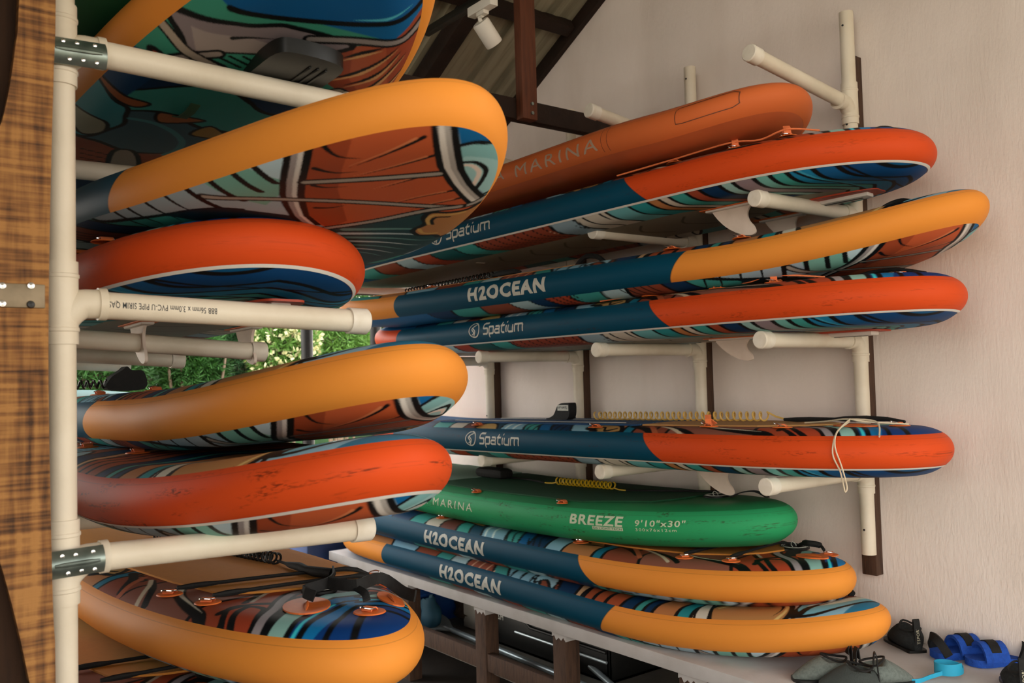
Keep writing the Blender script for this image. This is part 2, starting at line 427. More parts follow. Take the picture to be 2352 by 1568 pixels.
def strap(label, pxs, dz):
    p0 = at(*pxs[0], 1, 1.955); p1 = at(*pxs[1], 1, 1.955)
    o = thing('galvanised_strap', label, 'bracket', p0, 'galvanised straps on the left post')
    u = p1 - p0; L = np.linalg.norm(u); u /= L; w = np.array([-u[2], 0, u[0]])
    h = .054
    prof = [(t, .016 - .016 * (t / .5) ** 2) for t in np.linspace(-.5, .5, 9)]
    v = []; f = []
    for e in (0, L):
        for t, d in prof: v.append(p0 + u * e + w * t * h + np.array([0, -d, 0]))
    for e in (0, L):
        for t, d in prof: v.append(p0 + u * e + w * t * h + np.array([0, -d + .003, 0]))
    n = 9
    for i in range(n - 1):
        f += [(i, i + 1, n + i + 1, n + i), (2 * n + i, 3 * n + i, 3 * n + i + 1, 2 * n + i + 1)]
        f += [(i, 2 * n + i, 2 * n + i + 1, i + 1), (n + i, n + i + 1, 3 * n + i + 1, 3 * n + i)]
    f += [(0, n, 3 * n, 2 * n), (n - 1, 3 * n - 1, 4 * n - 1, 2 * n - 1)]
    b = MB(); b.add(v, f); b.build('strap_plate', GALV, o)
    b = MB(); b.tube([p0 + u * t + np.array([0, -.016, 0]) for t in np.linspace(.005, L * .9, 6)], [.003, .005, .005, .005, .005, .003], 8); b.build('pressed_rib', GALV, o)
    for t, s in ((.2, .32), (.45, .3), (.78, .32), (.3, -.33), (.55, -.3), (.8, -.33)):
        b = MB(); b.lathe([(0, .003), (.004, .002), (.0045, 0)], p0 + u * L * t + w * s * h + np.array([0, -.0095, 0]), (0, -1, 0), 8); b.build('screw', CHROME, o)


strap('galvanised ribbed strap joining plank and pvc arm, the upper one', ((118, 112), (243, 131)), 0)
strap('galvanised ribbed strap joining plank and pvc arm, the lower one', ((116, 1300), (238, 1281)), 0)

# ------------------------------------------------------------------ printing on curved things
def text_mesh(txt, size, bold=0.0, shear=0.0, spacing=1.0, xs=1.0):
    """returns verts (n,2) and faces of flat lettering, x from 0, baseline y=0"""
    cu = bpy.data.curves.new('t', 'FONT'); cu.body = txt; cu.size = 1.0; cu.offset = bold; cu.space_character = spacing
    cu.resolution_u = 3; cu.fill_mode = 'FRONT'
    ob = bpy.data.objects.new('t', cu); COL.objects.link(ob)
    dg = bpy.context.evaluated_depsgraph_get(); dg.update()
    me = bpy.data.meshes.new_from_object(ob.evaluated_get(dg))
    bm = bmesh.new(); bm.from_mesh(me)
    for v in bm.verts: v.co = Vector(((v.co.x + shear * v.co.y) * size, v.co.y * size, 0))
    bpy.data.objects.remove(ob); bpy.data.curves.remove(cu); bpy.data.meshes.remove(me)
    return clean2d(bm, xs)


def clean2d(bm, xs=1.0, step=.008, stepx=.03):
    for ax, st in (((0, 1, 0), step), ((1, 0, 0), stepx)):
        c = [v.co.dot(Vector(ax)) for v in bm.verts]
        if not c: break
        for k in np.arange(min(c) + st, max(c), st):
            bmesh.ops.bisect_plane(bm, geom=bm.verts[:] + bm.edges[:] + bm.faces[:], dist=1e-6, plane_co=Vector(ax) * k, plane_no=Vector(ax))
    bm.verts.index_update(); bm.verts.ensure_lookup_table()
    v = np.array([(q.co.x * xs, q.co.y) for q in bm.verts]); f = [tuple(a.index for a in q.verts) for q in bm.faces if q.calc_area() > 1e-10]
    bm.free()
    return v, f


def stroke_mesh(polys, w, shear=0.0):
    """lettering drawn as constant width strokes"""
    bm = bmesh.new()
    for p in polys:
        p = np.asarray(p, float); closed = np.allclose(p[0], p[-1]) and len(p) > 2
        if closed: p = p[:-1]
        n = len(p); L = []; Rr = []
        for i in range(n):
            a = p[i] - p[i - 1] if (i > 0 or closed) else p[1] - p[0]
            c = p[(i + 1) % n] - p[i] if (i < n - 1 or closed) else p[-1] - p[-2]
            a = a / np.linalg.norm(a); c = c / np.linalg.norm(c)
            na = np.array([-a[1], a[0]]); nc = np.array([-c[1], c[0]]); mm = na + nc; mm /= np.linalg.norm(mm)
            k = w / 2 / max(.4, mm.dot(na)); L.append(p[i] + mm * k); Rr.append(p[i] - mm * k)
        vl = [bm.verts.new((q[0] + shear * q[1], q[1], 0)) for q in L]; vr = [bm.verts.new((q[0] + shear * q[1], q[1], 0)) for q in Rr]
        for i in range(n if closed else n - 1):
            j = (i + 1) % n; bm.faces.new((vl[i], vr[i], vr[j], vl[j]))
    return clean2d(bm)


def circ(cx, cy, rx, ry, a0=0, a1=360, n=16):
    t = np.radians(np.linspace(a0, a1, n)); return [(cx + rx * math.cos(a), cy + ry * math.sin(a)) for a in t]


def spatium():
    """squared techno word, unit x-height .62, returns strokes; total width about 5"""
    S = []
    S.append([(.62, .95), (.1, .95), (0, .86), (0, .58), (.08, .5), (.5, .5), (.58, .42), (.58, .1), (.5, 0), (0, 0)])
    x = .78; S.append([(x, -.35), (x, .62), (x + .45, .62), (x + .55, .52), (x + .55, .1), (x + .45, 0), (x + .05, 0)])
    x = 1.52; S.append([(x + .05, .62), (x + .45, .62), (x + .55, .52), (x + .55, 0), (x + .1, 0), (x, .08), (x, .26), (x + .08, .34), (x + .55, .34)])
    x = 2.28; S.append([(x + .1, .92), (x + .1, .1), (x + .2, 0), (x + .42, 0)]); S.append([(x - .06, .62), (x + .42, .62)])
    x = 2.93; S.append([(x, .62), (x, 0)]); S.append([(x, .82), (x, .98)])
    x = 3.17; S.append([(x, .62), (x, .1), (x + .1, 0), (x + .55, 0)]); S.append([(x + .55, .62), (x + .55, -.06)])
    x = 3.95; S.append([(x, -.06), (x, .62), (x + .85, .62), (x + .95, .52), (x + .95, -.06)]); S.append([(x + .47, .6), (x + .47, -.06)])
    return S


# ------------------------------------------------------------------ boards: shape
def hwf(s, L, Wd, an, pn, a2, p2):
    n = np.clip(1 - s / an, 0, 1); t = np.clip(1 - (L - s) / a2, 0, 1)
    return Wd / 2 * np.sqrt(np.clip(1 - n ** pn, 0, 1)) * np.sqrt(np.clip(1 - t ** p2, 0, 1))


SAM, CAM = math.sin(math.radians(56)), math.cos(math.radians(56))   # the rail's round meets deck and bottom at a slope


class Shape:
    def __init__(s, p, L=3.2, D=(.024, .032)):
        s.Dt, s.Db = D
        (s.tx, s.ty, s.tz, s.yaw, s.pitch, s.roll, s.k1, s.s1, s.k2, s.s2, s.an, s.pn, s.a2, s.p2, s.T, s.ins, s.W) = p
        s.L = L
        th = np.linspace(0, 1, 400); s.so = L * (.5 - .5 * np.cos(np.pi * th)); s.ho = s.hw(s.so)
        dx = np.gradient(s.ho); ds = np.gradient(s.so); n = np.stack([ds, -dx], -1); n /= np.linalg.norm(n, axis=1, keepdims=True)
        s.nx, s.ns = n[:, 0], n[:, 1]
        ix = s.ho - s.nx * s.ins; iy = s.so - s.ns * s.ins
        k = ix > 0; s.ix, s.iy = ix[k], iy[k]
        o = np.argsort(s.iy); s.ix, s.iy = s.ix[o], s.iy[o]

    def hw(s, q): return hwf(np.asarray(q, float), s.L, s.W, s.an, s.pn, s.a2, s.p2)

    def z0(s, q):
        q = np.asarray(q, float)
        return s.k1 * np.clip((s.s1 - q) / s.s1, 0, 2) ** 2 + s.k2 * np.clip((q - (s.L - s.s2)) / s.s2, 0, 2) ** 2

    def root_matrix(s):
        return Matrix.Translation((s.tx, s.ty, s.tz + H)) @ Matrix.Rotation(s.yaw, 4, 'Z') @ Matrix.Rotation(s.pitch, 4, 'X') @ Matrix.Rotation(s.roll, 4, 'Y')

    def dome(s, q, t, top=True):                               # crown of deck and bottom towards the middle
        t = np.abs(t); dx = np.clip(np.interp(q, s.iy, s.ix, left=0, right=0) - t, 0, 9)
        k = int(np.argmax(s.ix)); sn = np.interp(t, s.ix[:k], s.iy[:k]); sf = np.interp(t, s.ix[k:][::-1], s.iy[k:][::-1])
        dy = np.clip(np.minimum(q - sn, sf - q), 0, 9)
        d = np.clip(dx * dy / np.sqrt(dx * dx + dy * dy + 1e-9) / .085, 0, 1)
        return (s.Dt if top else s.Db) * (1 - (1 - d) ** 2.2)

    def deck(s, q, t, dz=0.0):                       # local point on the deck
        return np.array([t, q - 1.5, float(s.z0(q)) + s.T + float(s.dome(q, t)) + dz])

    def bot(s, q, t, dz=0.0):
        return np.array([t, q - 1.5, float(s.z0(q)) - float(s.dome(q, t, False)) - dz])

    def rail(s, q, z, side=-1, out=0.0):             # local point on the rail
        q = np.asarray(q, float); z = np.asarray(z, float)
        c = np.clip((z - s.T / 2) / (s.T / 2), -1, 1); a = np.arcsin(c * SAM)
        x = side * (np.interp(q, s.so, s.ho) - s.ins * (1 - np.cos(a)) / (1 - CAM) + out * np.cos(a))
        return np.stack([x, q - 1.5, z + s.z0(q) + out * np.sin(a)], -1)


# ------------------------------------------------------------------ boards: printed artwork
class Art:
    """paints colours on scattered (s,t) points"""
    def __init__(a, S, T, ds=0.0, dt=0.0):
        a.S = S + ds; a.T = T - dt; a.C = np.zeros((len(S), 3)); a.P = np.stack([a.S, a.T], -1)

    def fill(a, m, c): a.C[m] = lin(c)

    def poly(a, pts, c, sm=True, ow=0.0, oc='#0e1012', n=5):
        p = smooth_poly(pts, True, n) if sm else np.asarray(pts, float)
        lo = p.min(0) - ow; hi = p.max(0) + ow
        idx = np.nonzero((a.S > lo[0]) & (a.S < hi[0]) & (a.T > lo[1]) & (a.T < hi[1]))[0]
        if len(idx) == 0: return
        x, y = a.S[idx], a.T[idx]; ins = np.zeros(len(idx), bool)
        j = len(p) - 1
        for i in range(len(p)):
            xi, yi = p[i]; xj, yj = p[j]
            if yi != yj: ins ^= ((yi > y) != (yj > y)) & (x < (xj - xi) * (y - yi) / (yj - yi) + xi)
            j = i
        a.C[idx[ins]] = lin(c)
        if ow: a.stroke(np.vstack([p, p[:1]]), ow, oc, False)

    def stroke(a, pts, w, c='#0e1012', sm=True, taper=0, n=5):
        """taper 1: thins towards the end; 2: thins to both ends"""
        p = smooth_poly(pts, False, n) if sm else np.asarray(pts, float)
        lo = p.min(0) - w; hi = p.max(0) + w
        idx = np.nonzero((a.S > lo[0]) & (a.S < hi[0]) & (a.T > lo[1]) & (a.T < hi[1]))[0]
        if len(idx) == 0: return
        q = a.P[idx]; best = np.full(len(idx), -1.0); k = len(p) - 1
        for i in range(k):
            d = p[i + 1] - p[i]; dd = d.dot(d) + 1e-12
            t = np.clip(((q - p[i]) @ d) / dd, 0, 1); r = np.linalg.norm(q - p[i] - t[:, None] * d, axis=1)
            u = (i + t) / k
            ww = w / 2 * (1 if not taper else (1 - u if taper == 1 else 1 - abs(2 * u - 1)))
            best = np.maximum(best, ww - r)
        a.C[idx[best > 0]] = lin(c)

    def strips(a, tab, slant=.5, amp=.03, bw=.016, bc='#0e1012', tc=.38):
        w = a.S + slant * (tc - np.abs(a.T)) * 0.8 + amp * np.sin(a.T * 14 + a.S * 5)
        prev = -9
        for e, c in tab:
            m = (w >= prev) & (w < e); a.C[m] = lin(c)
            a.C[m & (w > e - bw)] = lin(bc); prev = e

    def hatch(a, s0, s1, step, c, w=.01, slant=.5, tc=.38):
        q = a.S + slant * (tc - np.abs(a.T)) * .8
        m = (q > s0) & (q < s1) & (np.mod(q + .02 * np.sin(a.T * 20), step) < w); a.C[m] = lin(c)


NAVY, BLUE, LBLUE, TEAL, DTEAL = '#0d3358', '#0f5f94', '#86b4c8', '#3f9a94', '#175a5c'
SKY, GREYB, MAUVE, RED, BROWN, TAN, CREAM, BLK, YEL = '#a9c6cc', '#8fa7b3', '#8a7a80', '#a8452a', '#8c4630', '#b5794a', '#c9c0b0', '#0e1012', '#c9a25c'


def art_bottom_nose(a):
    s_, t_ = a.S.copy(), a.T.copy()                  # the artwork is drawn slightly skewed across the nose
    a.S = 1.2056 * s_ + .1556 * t_ - .0163; a.T = .0528 * s_ + 1.1223 * t_ + .0068; a.P = np.stack([a.S, a.T], -1)
    a.strips([(.55, DTEAL), (.72, NAVY), (.9, GREYB), (1.15, TEAL), (1.3, NAVY), (1.5, BROWN), (1.62, SKY), (1.8, TEAL), (2.0, RED), (2.15, NAVY), (2.35, SKY), (2.6, BROWN), (2.8, TEAL), (3.0, NAVY), (9, BLUE)], .6, .05)
    a.hatch(1.3, 1.5, .045, BLK, .01); a.hatch(1.8, 2.0, .05, BLK, .012)
    # right-hand lower area: dark teal with pale streaks and cloud
    a.poly([(.75, .06), (.45, .2), (.35, .34), (.5, .45), (1.3, .45), (1.25, .1)], '#1d4247', False)
    for k in range(7): a.stroke([(.72 + k * .05, .12 + k * .015), (.62 + k * .06, .26 + k * .01), (.58 + k * .07, .40)], .03, SKY if k % 2 else '#5d8f8c', True, 1)
    # planks
    a.poly([(-.02, -.14), (.018, -.083), (.088, -.029), (.172, .037), (.252, .12), (.364, .253), (.41, .33), (.45, .195), (.602, .133), (.732, .075), (.68, .0), (.634, -.029), (.558, -.075), (.474, -.124), (.378, -.17), (.238, -.228), (.1, -.32), (-.02, -.35)], '#bb5832', False)
    a.poly([(.15, -.187), (.26, -.145), (.394, -.083), (.632, .075), (.732, .075), (.634, -.029), (.558, -.075), (.474, -.124), (.378, -.17), (.238, -.228), (.1, -.32)], '#9c4527', False)
    for p in ([(.06, -.07), (.16, -.1), (.26, -.13)], [(.12, -.005), (.2, -.04), (.30, -.09)], [(.2, .06), (.27, .03), (.35, .0)], [(.29, .16), (.36, .12), (.44, .09)], [(.33, .21), (.39, .18), (.47, .15)]):
        p = np.array(p); a.stroke(p, .012, BLK, True, 1); a.stroke(p + [.012, -.012], .009, '#cf7a50', True, 1)
    for p in ([(.2, -.23), (.22, -.18), (.2, -.13)], [(.3, -.19), (.3, -.14), (.27, -.1)], [(.4, -.14), (.40, -.11), (.37, -.07)], [(.5, -.09), (.49, -.06), (.45, -.03)], [(.56, -.05), (.54, -.02), (.5, .0)]):
        a.stroke(p, .016, BLK, True, 1)
    # nose blues
    a.poly([(-.06, -.12), (0, -.029), (.08, .037), (.166, .108), (.238, .183), (.32, .278), (.37, .36), (.2, .45), (-.06, .45)], GREYB, False)
    a.poly([(.085, .0), (.0, .12), (.10, .30), (.32, .40), (.37, .33), (.30, .26), (.17, .11)], '#7fb3b4', False)
    a.poly([(-.06, -.12), (0.0, -.029), (.058, .021), (.044, .046), (.042, .087), (.03, .2), (-.06, .3)], BLUE, False)
    a.stroke([(.062, .018), (.044, .046), (.042, .087), (.03, .16)], .014, BLK)
    a.poly([(.125, .07), (.1, .1), (.13, .18), (.22, .24), (.3, .262)], '#9cc6c6', True)
    a.stroke([(.13, .075), (.124, .108), (.156, .158), (.206, .187), (.27, .212)], .012, BLK)
    a.stroke([(.145, .082), (.14, .108), (.168, .148), (.21, .172), (.25, .19)], .012, '#e0cfc2')
    a.stroke([(.33, .25), (.28, .275), (.2, .30)], .014, BLK)
    # near band
    bl = np.array([(.018, -.083), (.088, -.029), (.172, .037), (.252, .12), (.364, .253), (.40, .32)])
    br = np.array([(-.02, -.045), (.08, .037), (.166, .108), (.238, .183), (.33, .29), (.36, .36)])
    ext = lambda q: np.vstack([q[0] + (q[0] - q[1]) * 2, q])
    bl, br = ext(bl), ext(br)
    a.poly(np.vstack([bl, br[::-1]]), BLK, False)
    k0, k1, k2 = .74 * bl + .26 * br, .50 * bl + .50 * br, .28 * bl + .72 * br
    a.poly(np.vstack([k0, k2[::-1]]), '#d8d2ca', False); a.poly(np.vstack([k1, k2[::-1]]), '#a8a29c', False)
    # fingers beyond the far band
    a.poly([(.24, -.45), (1.12, -.45), (1.1, -.37), (.98, -.345), (.85, -.31), (.75, -.28), (.69, -.24), (.67, -.19), (.66, -.1), (.666, -.066), (.58, -.129), (.5, -.174), (.4, -.22), (.294, -.266)], '#9db4c0', False)
    a.poly([(.24, -.45), (.52, -.45), (.55, -.33), (.58, -.24), (.60, -.16), (.5, -.174), (.4, -.22), (.294, -.266)], '#77b0a3', False)
    a.poly([(.24, -.45), (.36, -.45), (.40, -.30), (.40, -.22), (.294, -.266)], '#b9d2dc', False)
    for s0 in (.335, .41, .50, .60, .70, .80, .90, .98):
        a.stroke([(s0 - .03, -.43), (s0 + .01, -.36), (s0 + .05, -.29), (s0 + .09, -.22 - .1 * max(0, s0 - .5))], .019, BLK, True, 0 if s0 < .62 else 1)
    a.stroke([(1.12, -.45), (1.11, -.38), (.98, -.345), (.85, -.31), (.75, -.28), (.69, -.24), (.67, -.19)], .018, BLK)
    a.poly([(.67, -.19), (.69, -.24), (.75, -.28), (.85, -.31), (.86, -.2), (.80, -.08), (.70, -.03), (.66, -.07)], '#12262e', False)
    c = np.array([(.294, -.266), (.406, -.22), (.502, -.174), (.576, -.129), (.666, -.066), (.74, .0)])
    d = np.array([(.238, -.228), (.378, -.17), (.474, -.124), (.558, -.075), (.634, -.029), (.71, .045)])
    c, d = ext(c), ext(d)
    a.poly(np.vstack([c, d[::-1]]), BLK, False)
    k0, k1, k2 = .73 * c + .27 * d, .50 * c + .50 * d, .31 * c + .69 * d
    a.poly(np.vstack([k0, k1[::-1]]), '#9a9190', False); a.poly(np.vstack([k1, k2[::-1]]), '#d6d0ca', False)
    # long grey cords
    for p, w in (([(.388, -.166), (.3, -.05), (.208, .066)], .02), ([(.62, -.30), (.554, -.195), (.472, -.008), (.416, .178), (.378, .27), (.32, .29)], .019), ([(.76, .06), (.602, .133), (.45, .195), (.39, .25)], .02)):
        a.stroke(p, w + .018, BLK); a.stroke(p, w, '#a39a90')
    cl = [(.508, .224), (.46, .216), (.436, .261), (.41, .295), (.37, .303), (.46, .39), (.6, .42), (.69, .40), (.66, .357), (.67, .311), (.63, .27), (.56, .262)]
    a.poly(cl, '#b07a48', True, .016); cl = np.array(cl); ce = cl.mean(0)
    a.stroke(ce + (cl[[11, 0, 1, 2, 3]] - ce) * .8, .012, YEL); a.stroke(ce + (cl[[11, 0, 1, 2]] - ce) * .62, .01, BLK); a.stroke(ce + (cl[[8, 9, 10]] - ce) * .8, .012, YEL)


def art_bottom_tail(a):
    a.strips([(.19, '#0d527f'), (.27, '#0b3f70'), (.33, '#0d5488'), (.40, '#1a7ba6'), (.45, TEAL), (.50, '#6fb0a8'), (.57, MAUVE), (.62, '#8fb8b4'), (.70, NAVY), (.76, '#9a4630'), (.84, TEAL), (.89, CREAM), (.95, TAN), (1.05, '#2f8f94'), (1.18, '#6db0b4'), (1.36, CREAM), (1.5, GREYB), (1.95, '#93432e'), (2.1, TEAL), (2.3, DTEAL), (2.45, RED), (2.6, SKY), (2.8, BROWN), (3.0, TEAL), (9, BLUE)], .55, .02)
    a.hatch(1.5, 1.95, .06, '#e0b090', .007); a.hatch(1.51, 1.96, .06, BLK, .008); a.hatch(1.18, 1.36, .09, BLK, .012)
    m = (np.abs(a.T) < .20 * np.clip((a.S - .28) * 1.6, 0, 1)) & (a.S > .28)
    a.fill(m, '#8d8878')
    for k in range(8): a.stroke([(.5 + k * .22, -.12), (.58 + k * .22, .0), (.5 + k * .22, .12)], .012, '#5d5c52')
    for q in (.16, .27): a.stroke([(q + .10, .34), (q + .02, .2), (q - .01, 0), (q + .02, -.2), (q + .10, -.34)], .009, BLK)
    a.stroke([(.36, .34), (.28, .2), (.25, 0), (.28, -.2), (.36, -.34)], .006, '#3c9fbe')


def art_bottom_hand(a):
    a.strips([(.3, BLUE), (.5, TEAL), (.8, NAVY), (1.0, TEAL), (1.3, '#3e6170'), (1.7, BROWN), (2.0, NAVY), (2.3, TEAL), (2.6, BROWN), (9, NAVY)], .3, .06)
    a.fill(a.S < .62, '#3c8f78')
    a.poly([(.42, -.5), (.5, -.45), (.62, -.34), (.56, -.24), (.9, -.3), (.9, -.5)], '#0f3f6c', False)
    a.fill(a.S < .31, BLUE); a.poly([(.338, -.2), (.326, -.112), (.304, -.016), (.276, .08), (.236, .156), (.15, .2), (-.1, .2), (-.1, -.3), (.3, -.3)], '#10578e', False)
    a.stroke([(.338, -.2), (.326, -.112), (.304, -.016), (.276, .08), (.236, .156), (.18, .19)], .018)
    a.stroke([(.27, .05), (.24, .12), (.19, .16)], .01, '#52b7c9', True, 2)
    a.poly([(.374, .08), (.334, .168), (.27, .19), (.2, .2), (.1, .3), (.2, .42), (.474, .42), (.62, .3), (.578, .22), (.562, .152), (.536, .108)], '#96452c', False)
    a.poly([(.36, .1), (.33, .17), (.5, .27), (.6, .26), (.5, .16)], '#ad5636', False)
    for p in ([(.42, .096), (.338, .172)], [(.53, .1), (.452, .172), (.328, .208)], [(.566, .208), (.49, .24), (.364, .248)], [(.54, .16), (.46, .215), (.35, .225)], [(.6, .25), (.54, .28), (.42, .29)]):
        p = np.array(p); a.stroke(p, .018, BLK, True, 2); a.stroke(p + [.012, .004], .012, '#cf9a66', True, 2)
    a.poly([(.45, -.3), (.422, -.276), (.384, -.196), (.372, -.14), (.346, -.084), (.344, -.048), (.346, .036), (.37, .10), (.47, -.02), (.472, -.08), (.496, -.156), (.526, -.224), (.48, -.262)], '#85797c', True, .016)
    a.poly([(.44, -.25), (.42, -.12), (.43, -.03), (.47, -.08), (.496, -.156), (.515, -.215)], '#a0938f', False)
    a.stroke([(.434, -.16), (.415, -.12), (.398, -.06)], .014, BLK, True, 1)
    a.stroke([(.372, -.004), (.342, .084), (.316, .188), (.29, .215), (.24, .228)], .036, BLK); a.stroke([(.372, -.004), (.342, .084), (.316, .188), (.29, .215), (.24, .228)], .018, '#8f8682')
    for k in range(5): a.stroke([(.53 - .01 * k, -.2 + .03 * k), (.56 - .01 * k, -.13 + .03 * k)], .008, BLK, False)
    a.stroke([(.582, -.252), (.55, -.224), (.512, -.168)], .04, BLK); a.stroke([(.582, -.252), (.55, -.224), (.512, -.168)], .022, '#9b8f88')
    a.stroke([(.49, -.3), (.5, -.272), (.538, -.216), (.602, -.088), (.67, .05)], .034, BLK); a.stroke([(.49, -.3), (.5, -.272), (.538, -.216), (.602, -.088), (.67, .05)], .022, '#a89a8c')
    a.poly([(.588, -.296), (.570, -.288), (.582, -.255), (.60, -.22), (.585, -.18), (.596, -.14), (.638, -.13), (.64, -.2), (.634, -.268)], '#b4482a', True, .014)
    a.stroke([(.60, -.28), (.60, -.25), (.618, -.21), (.606, -.17), (.62, -.145)], .009, BLK)
    a.poly([(.67, .07), (.656, .1), (.566, .148), (.56, .18), (.6, .22), (.67, .21), (.69, .13)], '#a59a88', True, .008); a.stroke([(.62, .12), (.6, .16)], .008, BLK)
    # farther along
    a.poly([(1.0, -.4), (.821, -.40), (.81, -.352), (.865, -.304), (.895, -.264), (.963, -.252), (1.03, -.24), (1.1, -.26), (1.2, -.3), (1.2, -.4)], '#3f93a2', True, .014)
    a.poly([(1.04, -.38), (1.021, -.344), (1.027, -.292), (1.07, -.27), (1.14, -.27), (1.18, -.32)], '#a2a48f', True, .012)
    a.poly([(.79, -.37), (.80, -.33), (.821, -.284), (.841, -.224), (.88, -.25), (.85, -.312)], '#a05d3a', True, .01)
    a.stroke([(.973, -.236), (.981, -.176), (1.031, -.112), (1.119, -.056), (1.213, -.044), (1.277, -.06)], .02, '#4a8f98')
    a.poly([(.895, -.188), (.891, -.132), (.903, -.064), (.969, -.16)], '#a86a42', True, .01)
    a.poly([(1.037, -.06), (.935, -.036), (1.029, .044)], '#a8874a', True, .01)
    a.poly([(1.355, -.33), (1.29, -.25), (1.30, -.19), (1.6, -.11), (1.65, -.26)], '#8a4a34', False)
    for k in range(5): a.stroke([(1.33 + .05 * k, -.28 + .01 * k), (1.36 + .05 * k, -.2 + .012 * k)], .007, BLK, False)
    a.poly([(1.305, -.196), (1.281, -.152), (1.375, -.108), (1.5, -.08), (1.6, -.09), (1.577, -.136), (1.465, -.176)], '#8f8478', True, .016)


def art_deck_nose(a):
    a.strips([(.13, LBLUE), (.46, GREYB), (.50, TEAL), (.55, CREAM), (.62, '#1f8d98'), (.74, TAN), (.79, NAVY), (.84, '#3f9a94'), (.92, NAVY), (1.16, '#a4502f'), (1.22, '#c9a27a'), (1.34, NAVY), (1.46, '#8f4a30'), (1.66, LBLUE), (1.76, TEAL), (1.97, '#96503c'), (2.12, SKY), (2.27, TEAL), (2.5, BROWN), (2.75, LBLUE), (2.95, TAN), (9, TEAL)], -.55, .03, .018)
    a.hatch(.95, 1.16, .07, BLK, .02, -.55); a.hatch(1.76, 1.97, .06, '#dfb090', .01, -.55); a.hatch(1.48, 1.66, .07, BLK, .014, -.55)
    a.fill(a.S < .09, '#2a7292')
    a.poly([(.3, -.2), (.17, -.16), (.08, .02), (.1, .2), (.18, .16), (.25, -.02)], '#6fb4ca', True, .014)
    a.poly([(.24, -.1), (.17, -.06), (.12, .06), (.15, .12), (.22, .02)], '#bcd6d8', True, .0)
    a.poly([(.33, .1), (.25, -.05), (.2, .06), (.14, .16), (.2, .3), (.4, .3)], '#7f3f2e', True, .014)
    a.stroke([(.40, .06), (.33, -.04), (.23, -.185), (.215, -.10), (.19, .06), (.15, .16)], .026, BLK); a.stroke([(.21, -.06), (.185, .06), (.15, .15)], .012, '#c8bfb4')
    a.poly([(.40, -.04), (.33, -.1), (.28, -.08), (.24, -.2), (.34, -.06)], '#b8aca4', True, .01)
    cl = np.array([(.56, -.24), (.54, -.108), (.532, -.044), (.498, .004), (.42, .008), (.36, -.06), (.338, -.092), (.296, -.108), (.252, -.188), (.262, -.26), (.30, -.32), (.42, -.40)])
    a.poly(cl, '#b07f4e', True, .02); ce = cl.mean(0)
    for m in ((0, 1, 2, 3), (5, 6, 7, 8, 9)): a.stroke(ce + (cl[list(m)] - ce) * .84, .012, '#d8bd7c'); a.stroke(ce + (cl[list(m)] - ce) * .7, .012, BLK, True, 2)
    for p in ([(.36, -.33), (.38, -.27)], [(.275, -.29), (.30, -.24)]): a.stroke(p, .014, BLK, False, 1)
    a.stroke([(.54, -.336), (.6, -.2), (.686, -.06)], .016, BLK); a.poly([(.52, -.33), (.56, -.24), (.61, -.16), (.62, -.2), (.58, -.32)], '#cfcfc2', True, .01)
    a.poly([(1.507, -.228), (1.42, -.26), (1.36, -.3), (1.337, -.376), (1.42, -.33), (1.47, -.36), (1.50, -.30)], '#9cc4d2', True, .014)


